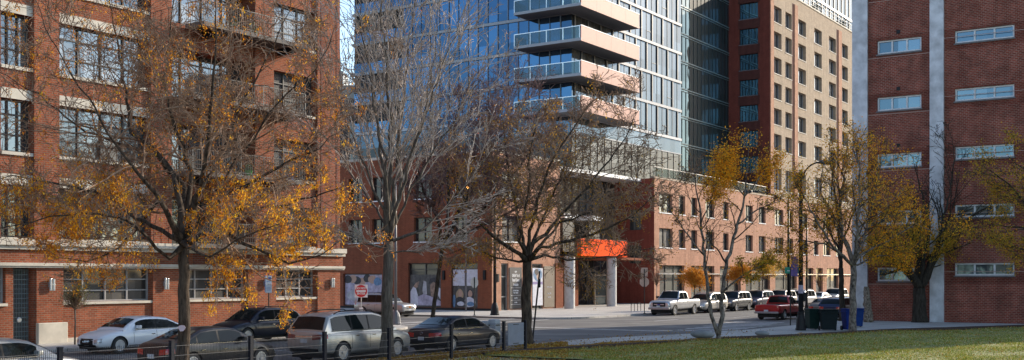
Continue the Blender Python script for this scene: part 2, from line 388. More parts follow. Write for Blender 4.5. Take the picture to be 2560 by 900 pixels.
# sconces: top-level lamps on the wall
m_sc = plain('sconce_metal', (.5,.5,.5), .35, .6)
for i, (x, w) in enumerate(((122, 'beside the iron gate'), (408, 'behind the large locust trunk'), (658, 'between the two right-hand ground windows'), (824, 'near the right corner of the brick building'))):
    s = S1(x); r = thing('wall_lamp', 'two-tube metal wall sconce on brick pier %s' % w, 'wall lamp', s, T1-.14, 2.75, group='wall sconces on the brick building')
    b = MB(); b.box(-.12, .12, -.04, -.002, -.12, .12); b.build('back_plate', m_sc, r)
    for q in (-.075, .075):
        l = MB(); l.lathe([(.055,-.27),(.062,-.25),(.062,.25),(.055,.27)], 12, 'z', (q, -.12, 0)); l.box(q-.064, q+.064, -.186, -.06, -.02, .02)
        l.build('lamp_tube', m_sc, r, smooth=False)

# ------------------------------------------------------------------ PODIUM + ENTRANCE (peach masonry)
TP, SP, ZP = 55.6, 80.1, 14.0
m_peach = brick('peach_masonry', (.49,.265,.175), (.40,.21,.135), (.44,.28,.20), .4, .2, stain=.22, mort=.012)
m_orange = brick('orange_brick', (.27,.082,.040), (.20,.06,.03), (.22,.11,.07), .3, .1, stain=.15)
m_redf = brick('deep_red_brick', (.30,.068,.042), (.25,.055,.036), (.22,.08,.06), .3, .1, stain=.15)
shop_glass = mirror_glass('shop_glass', (.5,.55,.55), .03, pane=1.6, floor=3, dark=(.008,.010,.009), refl=.14, base=(.03,.04,.03))
pod_glass = mirror_glass('podium_glass', (.5,.55,.6), .03, pane=.8, floor=3.9, dark=(.012,.012,.012), refl=.14, base=(.13,.12,.10))
BP = thing('podium_building', 'three storey peach and orange masonry podium with rooftop railing below the glass tower', 'building', SP, TP); OP = (SP, TP)
SPx = lambda x: Ss(x, TP); TPx = lambda x: Tt(x, SP)
mb = MB()
opsR = []
for (a, b, n) in ((1648,1681,2),(1697.5,1713,1),(1728,1743,1),(1764,1785.5,2),(1808,1821.5,1),(1864,1882,2),(1897,1914,2),(1937,1958.5,2),(1968,1983,1),(2000,2019,2),(2034,2046,1),(2058,2076,2),(2090,2104,1)):
    for z in (12.45, 8.55): opsR.append((SPx(a), SPx(b), z-2.15, z, .35, n, 'w'))
for (a, b, n) in ((1649,1711,3),(1728,1786,2),(1800,1851,2),(1864,1925,3),(1938,1992,2),(2013,2033,1),(2040,2057,1),(2067,2096,2)):
    opsR.append((SPx(a), SPx(b), .55, 4.42, .4, n, 's'))
eR = SPx(2220)
facade(mb, 't', TP, 111.5, eR, 0, ZP, opsR)
opsL = []
for (a, b) in ((1255, 1303),):
    for z in (12.45, 8.55): opsL.append((SPx(a), SPx(b), z-2.3, z, .35, 2, 'w'))
gf = [(SPx(1253), SPx(1271), .05, 4.3, .25, 1, 's'), (SPx(1330), SPx(1357), .1, 4.3, .25, 1, 's')]
facade(mb, 't', TP, SP, 91.5, 0, ZP, opsL+gf)
opsS = []
for (a, b) in ((872, 905), (930, 965), (1035, 1080), (1135, 1168)):
    for z in (12.4, 8.5): opsS.append((TPx(b), TPx(a), z-2.2, z, .35, 2, 'w'))
shops = [(TPx(1194), TPx(1127), .35, 4.35, .3, 2, 's'), (TPx(1102), TPx(1020), .35, 4.35, .3, 2, 's'), (TPx(955), TPx(858), .35, 3.4, .3, 2, 's')]
eL = TPx(820)
sw = MB(); facade(sw, 's', SP, TP, eL, 0, ZP, opsS+shops); 
sw2 = MB(); facade(sw2, 's', 111.5, TP, 61.5, 0, ZP, [(57.2, 58.7, 8.3, 10.6, .3), (57.2, 58.7, 4.6, 6.6, .3)])
shell(mb, SP, 91.5, TP, 60.6, 0, ZP, 'wf'); shell(mb, 111.5, eR, TP, 60.6, 0, ZP, 'wfb'); shell(mb, SP, 101.5, 60.6, eL, 0, ZP, 'we')
for o in opsR+opsL+gf:
    mb.quad(*[fpt('t', TP, *q) for q in ((o[0], o[2], o[4]+.03), (o[1], o[2], o[4]+.03), (o[1], o[3], o[4]+.03), (o[0], o[3], o[4]+.03))])
mb.build('street_wall', m_peach, BP, off=OP)
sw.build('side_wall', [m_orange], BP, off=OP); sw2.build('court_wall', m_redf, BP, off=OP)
for pl, o in ((111.5, (57.2, 58.7, 8.3, 10.6, .3)), (111.5, (57.2, 58.7, 4.6, 6.6, .3))): window(BP, OP, 's', pl, o, 2, 1, dark_frame, pod_glass)
for o in opsR+opsL:
    sh = o[6] == 's'
    window(BP, OP, 't', TP, o, o[5], 2 if sh else 1, dark_frame, shop_glass if sh else pod_glass, .09, sill=None if sh else white_p, name='shop_window' if sh else 'window', zs=(.78,) if sh else None)
for o in gf: window(BP, OP, 't', TP, o, 1, 3, plain('door_grey', (.2,.2,.19), .5), shop_glass, .12, name='glass_door', zs=(.3, .72))
for o in opsS: window(BP, OP, 's', SP, o, 2, 1, dark_frame, gar_glass, .08, sill=white_p)
for o in shops: window(BP, OP, 's', SP, o, 2, 2, dark_frame, gar_glass, .09, name='shop_window', zs=(.86,))
m2 = MB(); m2.box(SP-.06, SP+.5, TP-.06, eL, ZP+.002, ZP+.25); m2.build('coping', stone, BP, off=OP)
m2 = MB(); m2.box(SP+.502, 91.5, TP-.06, TP+.5, ZP+.002, ZP+.25); m2.build('coping', stone, BP, off=OP)
m2 = MB(); m2.box(111.4, eR, TP-.06, TP+.5, ZP+.002, ZP+.2); m2.build('coping', plain('coping_tan', (.34,.25,.18), .8), BP, off=OP)
m2 = MB(); m2.box(SPx(1640), SPx(2130), TP-.25, TP-.003, 3.38, 3.5); m2.build('awning_bar', alloy, BP, off=OP)
m2 = MB(); m2.box(SP-.05, SP-.003, TP, eL, .0, .33); m2.build('plinth', black_trim, BP, off=OP)
r = MB(); zr = ZP+.2
for i in range(20):
    s = 112+i*1.85; r.box(s-.03, s+.03, TP+.2, TP+.26, zr, zr+1.1)
r.tube([(111.7, TP+.23, zr+1.1), (146.3, TP+.23, zr+1.1)], .04, 6)
ro = r.build('roof_railing', plain('roof_rail_dark', (.16,.16,.16), .5, .3), BP, off=OP)
g = MB(); g.box(111.8, 146.3, TP+.225, TP+.235, zr+.1, zr+1.0); g.build('railing_glass', clear_glass('rail_glass', (.6,.66,.66), .95), ro, off=OP)
r = MB()
for i in range(60): s = 101+i*.17; r.box(s-.012, s+.012, 57.3, 57.32, ZP+.05, ZP+1.2)
r.tube([(101, 57.31, ZP+1.2), (111.2, 57.31, ZP+1.2)], .03, 5); r.build('terrace_railing', black_metal, BP, off=OP)
# recessed entrance court under the tower
m2 = MB(); m2.box(91.502, 111.49, 57.2, 60.59, ZP-.35, ZP); m2.build('terrace_slab', white_p, BP, off=OP)
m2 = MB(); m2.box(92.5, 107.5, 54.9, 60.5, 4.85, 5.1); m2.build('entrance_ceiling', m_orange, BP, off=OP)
cg = MB(); cg.quad((91.5, 60.58, 0), (111.5, 60.58, 0), (111.5, 60.58, ZP), (91.5, 60.58, ZP)); cgo = cg.build('court_glazing', gar_glass, BP, off=OP)
m2 = MB()
for i in range(14): s = 91.6+i*1.5; m2.box(s-.05, s+.05, 60.45, 60.57, 0, ZP-.35)
for z in (2.4, 5.4, 9.2): m2.box(91.6, 111.4, 60.47, 60.55, z-.05, z+.05)
m2.build('mullions', plain('mid_frame', (.09,.09,.095), .5), cgo, off=OP)
m2 = MB(); m2.quad((91.5, TP, 0), (91.5, 60.6, 0), (91.5, 60.6, ZP), (91.5, TP, ZP)); 
for (x, y) in ((1424, 775), (1529, 769)):
    s, t = G(x, y); c = MB(); c.lathe([(.5,.02),(.5,5.0),(.52,5.02)], 24, 'z', (s, t, 0)); c.build('column', plain('column_plaster', (.48,.46,.43), .7), BP, smooth=False, off=OP)
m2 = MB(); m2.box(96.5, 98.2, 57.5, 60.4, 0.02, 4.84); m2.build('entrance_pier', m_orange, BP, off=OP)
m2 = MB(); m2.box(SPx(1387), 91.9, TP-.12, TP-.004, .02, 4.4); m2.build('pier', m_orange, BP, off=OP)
for (s0, wn) in ((93.2, 1.5), (103.6, 2.6)):
    d = MB(); 
    for x in (s0, s0+wn): d.box(x-.07, x+.07, 58.6, 58.75, .02, 3.2)
    d.box(s0-.07, s0+wn+.07, 58.6, 58.75, 3.2, 3.34); d.box(s0, s0+wn, 58.63, 58.7, 1.0, 1.06)
    do = d.build('entrance_door', plain('door_frame_tan', (.42,.33,.24), .4, .3), BP, off=OP)
    g = MB(); g.quad((s0, 58.68, .05), (s0+wn, 58.68, .05), (s0+wn, 58.68, 3.2), (s0, 58.68, 3.2)); g.build('pane', shop_glass, do, off=OP)
for (x, y) in ((1415, 0), (1480, 0)):            # small glazed bays with pale roofs
    s = Ss(x, 57.5); m2 = MB(); m2.box(s-1.1, s+1.1, 57.2, 60.4, 5.6, 8.9); bo = m2.build('bay_window', gar_glass, BP, off=OP)
    m2 = MB(); m2.prism([(s-1.3, 56.9), (s+1.3, 56.9), (s+1.3, 60.4), (s-1.3, 60.4)], 8.903, 9.35); m2.build('bay_roof', white_p, bo, off=OP)
# orange entrance sign box
sg = thing('entrance_sign', 'plain bright orange box sign over the recessed entrance with round columns', 'sign', 98.5, 54.7, 5.12)
m2 = MB(); a, b = Ss(1452, 54.5)-98.5, Ss(1568, 54.5)-98.5; m2.box(a, b, -.22, .25, 0, 1.68); m2.build('sign_box', plain('vivid_orange', (.92,.085,.003), .8, 0, .05, spec=.1), sg, bevel=.03)
m2 = MB(); m2.box(a+.1, b-.1, -.1, .15, 1.683, 1.75); m2.build('sign_cap', black_metal, sg)
# narrow wall lights
for (x, w) in ((1110, 'left'), (1212, 'right')):
    t = TPx(x); m2 = MB(); m2.box(-.12, -.003, -.13, .13, -.42, .42); m2.box(-.14, -.12, -.11, .11, -.4, .4)
    o = m2.build('wall_light', black_metal, off=None); o.location = W(SP, t, 3.25); o.rotation_euler = (0, 0, TH); tag(o, 'narrow black wall light on orange brick to the %s of the poster window' % w, 'wall light')
t = TPx(1231)-.0; m2 = MB(); m2.box(-.16, .16, -.12, -.003, -.35, .35); m2.box(-.13, .13, -.14, -.12, -.32, .32)
o = m2.build('wall_light', black_metal); o.location = W(SPx(1243), TP, 3.0); o.rotation_euler = (0, 0, TH); tag(o, 'small black wall light on the sunlit peach corner behind the lamp post', 'wall light')

# ------------------------------------------------------------------ shop posters and boards (flat things)
def poster(name, label, kind, plane, a0, a1, z0, z1, d, mat, cat='poster'):
    am = (a0+a1)/2; P = (am, plane+d) if kind == 't' else (plane+d, am)
    r = thing(name, label, cat, P[0], P[1], z0)
    m = MB(); w = (a1-a0)/2
    if kind == 't': m.box(-w, w, -.01, .01, 0, z1-z0)
    else: m.box(-.01, .01, -w, w, 0, z1-z0)
    m.build('sheet', mat, r); return r, w, z1-z0
def blob(r, kind, a, z, ra, rz, mat, dd, name='printed_shape', n=18, pw=1, rot=0):
    m = MB(); pts = []
    for i in range(n):
        q = 2*math.pi*i/n; x = ra*math.cos(q); y = rz*math.sin(q)*(1+.08*math.sin(3*q+a*5)); x, y = x*math.cos(rot)-y*math.sin(rot), x*math.sin(rot)+y*math.cos(rot)
        pts.append((a+x, -.012-dd, z+y) if kind == 't' else (-.012-dd, a+x, z+y))
    m.poly(pts); return m.build(name, mat, r)
sk = plain('print_skin', (.42,.27,.2), .6); hr = plain('print_blond', (.35,.25,.14), .6); hd = plain('print_dark', (.03,.025,.03), .6, 0, .4, 5); lt = plain('print_pale', (.55,.56,.62), .6, 0, .15, 4)
bl = plain('print_blue', (.10,.20,.34), .6, 0, .3, 4); pbg = plain('print_backdrop', (.07,.065,.06), .6, 0, .6, 2.5); grey_p = plain('print_grey', (.38,.37,.39), .6, 0, .3, 2)
o = shops[0]; mid = (o[0]+o[1])/2
r, w, h = poster('window_poster', 'shop window poster of two laughing people below blank white panels', 's', SP, o[0]+.1, o[1]-.1, .45, 2.25, .2, pbg)
for i, (a, hair) in enumerate(((.45*w, hr), (-.35*w, hd))):
    blob(r, 's', a, 1.05, .42, .5, hair, .002); blob(r, 's', a-.05, 1.15, .24, .3, sk, .004); blob(r, 's', a, .4, .62, .45, hd if i == 0 else lt, .006); blob(r, 's', a-.1, .25, .4, .2, lt if i == 0 else bl, .008)
blob(r, 's', .9*w, .5, .15, .6, bl, .010)
for q, L in ((-1, 'right'), (1, 'left')):
    r, w2, h2 = poster('blank_panel', 'blank white window panel above the poster of two people, %s half' % L, 's', SP, mid+(.08 if q > 0 else o[0]+.1-mid), mid+((o[1]-.1-mid) if q > 0 else -.08), 2.3, 3.75, .2, lt)
    if q < 0: text_obj('numerals', '1111', .42, grey_p, r, (-.015, .2, .42), (R(90), 0, R(-90)), sx=.7)
o = shops[1]
r, w, h = poster('window_poster', 'shop window poster with pale grey draped fabric and dark interior', 's', SP, o[0]+.1, o[1]-.1, .45, 3.3, .2, pbg)
def shape(r, pts, mat, dd):
    m = MB(); m.poly([(-.012-dd, a*w, z) for a, z in pts]); m.build('printed_shape', mat, r)
vio = plain('print_violet_grey', (.36,.33,.42), .6, 0, .4, 2.5); tnp = plain('print_tan', (.26,.17,.12), .6, 0, .5, 3)
shape(r, [(.98,.05),(.98,1.3),(.8,1.75),(.62,1.6),(.5,1.0),(.45,.05)], lt, .002); shape(r, [(.8,1.75),(.62,2.1),(.4,2.25),(.5,1.7),(.62,1.6)], tnp, .004)
shape(r, [(.45,.05),(.5,.85),(.1,1.1),(-.5,.8),(-.98,.45),(-.98,.05)], vio, .003); shape(r, [(-.1,1.05),(-.05,2.2),(.12,2.3),(.2,1.4),(.15,1.08)], grey_p, .005)
shape(r, [(-.35,.9),(-.3,1.9),(-.5,2.2),(-.75,2.0),(-.8,1.0),(-.6,.75)], tnp, .006); shape(r, [(-.2,2.0),(-.3,2.5),(-.7,2.6),(-.95,2.2),(-.9,1.7),(-.75,2.0),(-.5,2.2)], hd, .008); shape(r, [(-.8,1.0),(-.84,1.7),(-.95,1.6),(-.95,.6)], lt, .007)
o = shops[2]
r, w, h = poster('window_poster', 'wide shop window poster with people and blue shirt behind the silver-grey sport utility', 's', SP, o[0]+.1, o[1]-.1, .45, 3.3, .2, vio)
for a, m_, z in ((-.75, bl, 2.2), (-.45, sk, 2.4), (-.2, hd, 2.5), (.1, sk, 2.2), (.35, hd, 2.3), (.6, sk, 2.45), (.85, hd, 2.4)): blob(r, 's', a*w, z, .5, .38, m_, .002+.002*abs(a)*3)
blob(r, 's', .3*w, .9, 1.4, .6, grey_p, .012)
# text board and banner on the sunlit front
brd = plain('board_charcoal', (.045,.042,.042), .5); brown = plain('board_brown', (.15,.115,.08), .6)
r, w, h = poster('retail_board', 'charcoal leasing board with white lettering beside the glass door', 't', TP, SPx(1273), SPx(1303), .25, 3.95, -.05, brd, 'sign')
for z, sz, tx in ((3.3, .2, '6,000+'), (2.95, .38, 'GREAT sf of'), (2.55, .38, 'Retail Space'), (2.15, .36, 'Available'), (1.62, .2, 'For Retail Leasing'), (1.42, .2, 'Please Contact'), (.95, .16, 'Leasing Office'), (.55, .16, 'Suite Plans')):
    text_obj('lettering', tx, sz, white_p, r, (0, -.014, z), (R(90), 0, 0), sx=.62, bold=.006)
m2 = MB()
for z in (1.85, 1.18, .75, .36): m2.box(-w*.8, w*.8, -.014, -.011, z, z+.02)
m2.build('rule_line', white_p, r)
r, w, h = poster('tall_banner', 'tall blue and white banner with a photo print at its top on the peach front', 't', TP, SPx(1331), SPx(1356), .45, 3.9, -.02, lt)
blob(r, 't', 0, 2.85, w*.9, .6, bl, .002); blob(r, 't', .1, 2.7, .3, .35, sk, .004); blob(r, 't', -.2, 3.1, .35, .3, hd, .006)
m2 = MB(); m2.box(-w*.98, w*.98, -.014, -.011, 1.95, 2.2); m2.build('stripe', plain('print_violet', (.2,.16,.34), .6), r)
r, w, h = poster('notice_board', 'brown notice board with thin white lines next to the brick pier', 't', TP, SPx(1359), SPx(1385), .25, 4.1, -.05, brown, 'sign')
for z, tx in ((1.9, 'For Retail Leasing'), (1.3, 'Leasing Office'), (.95, 'Suite Plans')): text_obj('lettering', tx, .2, lt, r, (0, -.014, z), (R(90), 0, 0), sx=.6)
# ------------------------------------------------------------------ GLASS TOWER
TT, SG = 60.6, 102.1
FZ = [20.1+3.6*k for k in range(0, 8)]            # slab undersides
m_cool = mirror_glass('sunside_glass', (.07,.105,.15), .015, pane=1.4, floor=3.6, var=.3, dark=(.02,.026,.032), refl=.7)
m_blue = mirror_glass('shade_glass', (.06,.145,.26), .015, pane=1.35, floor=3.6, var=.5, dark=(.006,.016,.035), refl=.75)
m_smoke = mirror_glass('smoked_glass', (.06,.07,.08), .03, pane=1.3, floor=3.6, var=.3, dark=(.008,.008,.009), refl=.5)
BT = thing('glass_tower', 'blue glass apartment tower with salmon panelled corner balconies', 'tower', SG, TT); OT = (SG, TT)
core = MB(); sE = Ss(1702, TT); core.box(SG+.25, sE-.02, TT+.25, 91, ZP+.3, 60); core.build('core', plain('core_dark', (.02,.02,.022), .8), BT, off=OT)
rt = random.Random(11)
tL = Tt(882, SG); tB = 83.5
for i, z in enumerate(FZ):
    m2 = MB(); m2.box(SG-.15, sE, TT-.15, TT+.24, z+.04, z+.36); m2.box(SG-.15, SG+.24, TT+.241, tL, z+.04, z+.36); m2.box(SG+.241, SG+6, tB, tL, z+.1, z+.36)
    m2.build('floor_band', slab_m if i else plain('slab_white', (.42,.43,.45), .6), BT, off=OT)
    g = MB(); g.quad((SG, TT, z+.42), (sE, TT, z+.42), (sE, TT, z+3.6), (SG, TT, z+3.6)); go = g.build('glazing', m_cool, BT, off=OT)
    m2 = MB(); s = SG+.55; j = 0
    while s < sE-.3:
        w = .11 if j % 2 == i % 2 else .02
        m2.box(s-w, s+w, TT-.12 if w > .05 else TT-.04, TT-.005, z+.42, z+3.6)
        if rt.random() < .3 and w < .05: m2.box(s+.05, s+1.25, TT-.05, TT-.005, z+.42+1.0, z+.42+1.06)
        s += 1.4; j += 1
    m2.build('mullions', plain('mullion_dark', (.035,.045,.06), .5), go, off=OT)
    g = MB(); g.quad((SG, TT, z+.42), (SG, TT, z+3.6), (SG, tB, z+3.6), (SG, tB, z+.42)); go = g.build('glazing', m_blue, BT, off=OT)
    m2 = MB(); t = TT+1.35; j = 0
    while t < tB:
        w = .06 if j % 2 == i % 2 else .02; m2.box(SG-.08, SG-.004, t-w, t+w, z+.42, z+3.6); t += 1.35; j += 1
    m2.build('mullions', plain('mullion_blue', (.10,.13,.18), .5), go, off=OT)
    # recessed loggias at the far end
    g = MB(); g.quad((SG+4, tB, z+.4), (SG+4, tB, z+3.6), (SG+4, tL-.3, z+3.6), (SG+4, tL-.3, z+.4)); g.quad((SG, tB, z+.4), (SG+4, tB, z+.4), (SG+4, tB, z+3.6), (SG, tB, z+3.6))
    g.build('loggia_glazing', plain('loggia_dark', (.02,.035,.06), .1), BT, off=OT)
    g = MB(); g.box(SG+.05, SG+.08, tB+.1, tL-.2, z+.42, z+1.5); g.box(SG+.1, SG+3, tL-.2, tL-.17, z+.42, z+3.5); go = g.build('loggia_rail', m_blue, BT, off=OT)
    for t in (tB+1.2, tB+3.2, tB+5.4, tL-.35):
        m2 = MB(); m2.box(SG+.1, SG+.35, t-.12, t+.12, z+.42, z+3.6); m2.build('column', black_metal, go, off=OT)
# lower floors: smoked glass down to the podium roof, with one pale rail line
g = MB(); g.quad((SG, TT, ZP), (sE, TT, ZP), (sE, TT, 18.5), (SG, TT, 18.5)); g.quad((SG, TT, ZP), (SG, TT, 18.5), (SG, tL, 18.5), (SG, tL, ZP)); go = g.build('podium_glazing', m_smoke, BT, off=OT)
m2 = MB(); s = SG+.8
while s < sE: m2.box(s-.05, s+.05, TT-.06, TT-.005, ZP, 18.4); s += 1.6
m2.build('mullions', dark_frame, go, off=OT)
g = MB(); g.quad((SG, TT, 18.5), (sE, TT, 18.5), (sE, TT, 20.1), (SG, TT, 20.1)); g.quad((SG, TT, 18.5), (SG, TT, 20.1), (SG, tL, 20.1), (SG, tL, 18.5)); g.build('transom_glazing', m_cool, BT, off=OT)
m2 = MB(); m2.box(SG-.08, sE, TT-.08, TT+.2, 18.42, 18.54); m2.build('rail_line', slab_m, BT, off=OT)
# corner balconies
m_salmon = plain('salmon_panel', (.33,.125,.09), .6, 0, .08, 2); m_under = plain('soffit_grey', (.15,.155,.165), .8, 0, .08)
bg = clear_glass('balcony_glass', (.62,.80,.86), .62)
tb, sb, sbe, tbe = 58.0, 99.5, 112.4, 66.2
for k in range(4):
    zt = 21.72+3.6*k; zb = zt-1.55
    root_pts = [(sb, tb), (sbe, tb), (sbe, TT-.16), (SG-.16, TT-.16), (SG-.16, tbe), (sb, tbe)]
    m2 = MB(); m2.prism(root_pts, zb+.0, zb+.28); bo = m2.build('balcony', m_under, BT, off=OT)
    m2 = MB(); m2.box(sb-.02, sbe+.02, tb-.09, tb-.003, zb-.02, zt); m2.box(sbe+.003, sbe+.08, tb, TT-.2, zb-.02, zt)
    po = m2.build('salmon_panel', m_salmon, bo, off=OT)
    m2 = MB(); m2.box(sb-.03, sbe+.09, tb-.11, tb+.05, zt+.002, zt+.07); m2.build('cap_rail', white_p, po, off=OT)
    m2 = MB()
    for i in range(1, 4): s = sb+(sbe-sb)*i/4; m2.box(s-.008, s+.008, tb-.093, tb-.089, zb, zt-.02)
    m2.build('panel_joint', plain('joint_brown', (.25,.10,.07), .7), po, off=OT)
    m2 = MB(); m2.box(sb-.06, sb-.003, tb-.09, tbe, zb, zb+.29); m2.build('slab_edge', slab_m, bo, off=OT)
    m2 = MB(); m2.box(sb+.01, sb+.03, tb+.05, tbe, zb+.30, zt-.06); m2.box(sb+.03, SG-.2, tbe-.03, tbe-.01, zb+.30, zt-.06); m2.build('balustrade_glass', bg, bo, off=OT)
    m2 = MB()
    for i in range(5): t = tb+.1+(tbe-tb-.15)*i/4; m2.box(sb-.03, sb+.05, t-.035, t+.035, zb+.29, zt-.02)
    m2.box(sb-.02, sb+.05, tb, tbe, zt-.05, zt+.02); m2.build('balustrade_frame', alloy, bo, off=OT)

# ------------------------------------------------------------------ glass link between tower and tan block
m_teal = mirror_glass('teal_glass', (.09,.135,.165), .02, pane=1.2, floor=3.53, var=.35, dark=(.03,.05,.05), refl=.65, base=(.05,.07,.075))
BL = thing('glass_link_building', 'greenish reflective curtain wall block between the tower and tan brick block', 'building', 131, 61.6); OL = (131, 61.6)
sL0, sL1 = sE+.02, 146.6
m2 = MB(); m2.box(sL0, sL1-.02, 61.75, 80, ZP+.2, 62); m2.build('core', plain('core_dark', (.02,.02,.022)), BL, off=OL)
zL = [20.3+3.53*k for k in range(-1, 9)]
for i, z in enumerate(zL):
    g = MB(); zz = max(z, ZP); g.quad((sL0, 61.6, zz), (sL1, 61.6, zz), (sL1, 61.6, z+3.53), (sL0, 61.6, z+3.53)); go = g.build('glazing', m_teal, BL, off=OL)
    m2 = MB(); m2.box(sL0, sL1-.02, 61.5, 61.597, z+3.3, z+3.42); m2.box(sL0, sL1-.02, 61.5, 61.597, z+3.02, z+3.08); m2.build('floor_line', plain('teal_line', (.10,.16,.17), .4), go, off=OL)
    m2 = MB(); s = sL0+1.2
    while s < sL1-.5: m2.box(s-.025, s+.025, 61.53, 61.597, z+.0 if z > ZP else ZP, z+3.0); s += 1.2
    m2.build('mullions', plain('teal_dark', (.02,.035,.04), .5), go, off=OL)

# ------------------------------------------------------------------ TAN BRICK BLOCK
m_tan = brick('tan_brick', (.44,.345,.25), (.35,.265,.19), (.40,.32,.24), .4, .1, stain=.2)
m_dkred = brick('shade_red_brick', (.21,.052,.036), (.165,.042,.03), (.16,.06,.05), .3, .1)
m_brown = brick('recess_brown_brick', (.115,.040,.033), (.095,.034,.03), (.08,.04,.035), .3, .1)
tan_glass = mirror_glass('tan_block_glass', (.28,.32,.38), .02, pane=.7, floor=3.53, var=.1, dark=(.05,.05,.05), refl=.75, base=(.12,.12,.12))
BN = thing('brick_tower_block', 'tall tan brick block with punched windows and a dark red side wall', 'building', 146.6, TP); ON = (146.6, TP)
wall = MB(); opsN = []
cols = ((1933.5,1954),(1963.5,1979.5),(1996,2015),(2036,2054.5),(2072.5,2090),(2103,2119.5),(2134,2150),(2165,2180))
for a, b in cols:
    for k in range(6): zt = 40.5-3.53*k; opsN.append((SPx(a), SPx(b), zt-2.25, zt, .55))
    opsN.append((SPx(a), SPx(b), 15.1, 18.1, .55))
facade(wall, 't', TP, 146.6, SPx(2260), ZP+.0, 43.1, opsN)
shell(wall, 146.6, SPx(2260), TP, 80, ZP, 43.1, 'wf'); wall.build('street_wall', m_tan, BN, off=ON)
for i, o in enumerate(opsN): window(BN, ON, 't', TP, o, 2, 1, white_p if o[2] < 16 else plain('tan_frame', (.3,.3,.31), .5), tan_glass, .05, xs=(.62,), sill=plain('tan_sill', (.46,.42,.36), .7))
side = MB(); opsD = []
for k in range(8): zt = 40.9-3.53*k; opsD.append((Tt(1895, 146.6), Tt(1848, 146.6), zt-2.2, zt, .3))
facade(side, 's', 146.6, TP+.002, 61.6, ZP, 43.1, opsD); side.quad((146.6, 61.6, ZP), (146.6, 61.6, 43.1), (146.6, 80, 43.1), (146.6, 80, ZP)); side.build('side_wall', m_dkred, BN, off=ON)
st = MB(); a, b = Tt(1900, 146.6), Tt(1846, 146.6); zs = sorted([(o[2], o[3]) for o in opsD]); z0 = ZP
for lo, hi in zs+[(43, 43.1)]:
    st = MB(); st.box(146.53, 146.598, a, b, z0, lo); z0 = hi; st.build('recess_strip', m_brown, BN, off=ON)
for o in opsD: window(BN, ON, 's', 146.6, o, 2, 1, black_metal, mirror_glass('shade_side_glass', (.25,.45,.55), .02, pane=1, floor=3.53, dark=(.01,.02,.025), refl=.6), .06, sill=slab_m)
for x in (1929, 1989, 2099):                        # salmon pilaster strips with a dark groove
    s = SPx(x); w = (SPx(x+4)-SPx(x-4))/2; m2 = MB(); m2.box(s-w, s+w, TP-.12, TP-.003, ZP+.3, 42.2); m2.build('pilaster', m_peach, BN, off=ON)
    if x > 1950: m2 = MB(); m2.box(s-w-.75, s-w-.002, TP-.02, TP-.003, ZP+.3, 42.2); m2.build('groove', m_brown, BN, off=ON)
m2 = MB(); m2.box(146.5, SPx(2260), TP-.1, TP+.4, 43.102, 43.3); m2.build('coping', stone, BN, off=ON)
r = MB(); s = 147
while s < 200: r.box(s-.04, s+.04, TP+.3, TP+.36, 43.3, 44.5); s += 1.6
r.tube([(147, TP+.33, 44.5), (200, TP+.33, 44.5)], .05, 5); r.tube([(147, TP+.33, 43.9), (200, TP+.33, 43.9)], .03, 5); r.build('roof_railing', plain('roof_rail_grey', (.3,.32,.33), .5), BN, off=ON)
for k in range(4):
    z = 43.4+4.6*k; g = MB(); g.quad((147.5, 59.5, z), (200, 59.5, z), (200, 59.5, z+4.2), (147.5, 59.5, z+4.2)); g.quad((147.5, 59.5, z), (147.5, 59.5, z+4.2), (147.5, 75, z+4.2), (147.5, 75, z)); go = g.build('penthouse_glazing', m_cool, BN, off=ON)
    m2 = MB(); m2.box(147.4, 200, 59.35, 59.8, z+4.2, z+4.6); m2.build('floor_band', white_p, go, off=ON)
    m2 = MB(); s = 148.5
    while s < 200: m2.box(s-.14, s+.14, 59.4, 59.497, z, z+4.2); s += 2.1
    m2.build('mullions', plain('mullion_dark', (.035,.045,.06)), go, off=ON)
for i, (x, l) in enumerate(((2038, 'left'), (2104, 'right'))):
    s = Ss(x, 57); r = thing('roof_shrub', 'small dark green shrub on the high roof terrace of the tan block, %s one' % l, 'shrub', s, 57.0, 43.3, group='shrubs on the roof terrace')
    m2 = MB(); m2.lathe([(.3,0),(.4,.5),(.38,.52)], 10); m2.build('planter', black_trim, r)
    m2 = MB()
    for j in range(260):
        q = Vector((rt.gauss(0,.42), rt.gauss(0,.42), 1.1+rt.gauss(0,.38))); d = Vector((rt.gauss(0,1), rt.gauss(0,1), rt.gauss(0,1))).normalized()*.14; e = d.orthogonal()*.7; m2.quad(q-d, q+e, q+d, q-e)
    m2.build('foliage', plain('shrub_green', (.03,.05,.02), .8, 0, .4, 4), r)

# ------------------------------------------------------------------ RIGHT BRICK BUILDING (faces the park, in shade)
SR, TR = 77.1, 23.3
m_rb = brick('maroon_brick', (.27,.056,.036), (.155,.034,.025), (.30,.17,.13), .26, .11, band=(3.84, 1.2, 1.35, (.74,.66,.64)), stain=.5, mort=.02)
m_pil = plain('pilaster_paint', (.50,.50,.52), .8, 0, .3, 1.3, bumpd=.01)
BR = thing('brick_warehouse', 'maroon brick building with white pilasters and strip windows at the right', 'building', SR, TR); OR = (SR, TR)
TRx = lambda x: Tt(x, SR)
rw_glass = mirror_glass('strip_window_glass', (.17,.28,.37), .04, pane=1.4, floor=4, dark=(.03,.045,.055), refl=.45, base=(.14,.16,.15), var=.45)
wl = MB(); opsW = []
zc = lambda y, x: CAMH+(HY-y)*Ys(x, SR)/F
for a, b, y0, y1 in ((2193, 2303.5, 103, 137), (2387, 2536, 77.5, 109)):
    # storey spacing from the photograph: 141 px and 145 px
    top = zc(y0, a); hgt = (y1-y0)*Ys(a, SR)/F; pit = (141.5 if a < 2300 else 145)*Ys(a, SR)/F
    for k in range(-1, 5): opsW.append((TRx(b), TRx(a), top-hgt-pit*k, top-pit*k, .2))
wl_e = 23.5; t_end = .5
facade(wl, 's', SR, t_end, TR, 0, wl_e, opsW); shell(wl, SR, SR+11, t_end, TR, 0, wl_e, 'w'); wl.build('wall', m_rb, BR, off=OR)
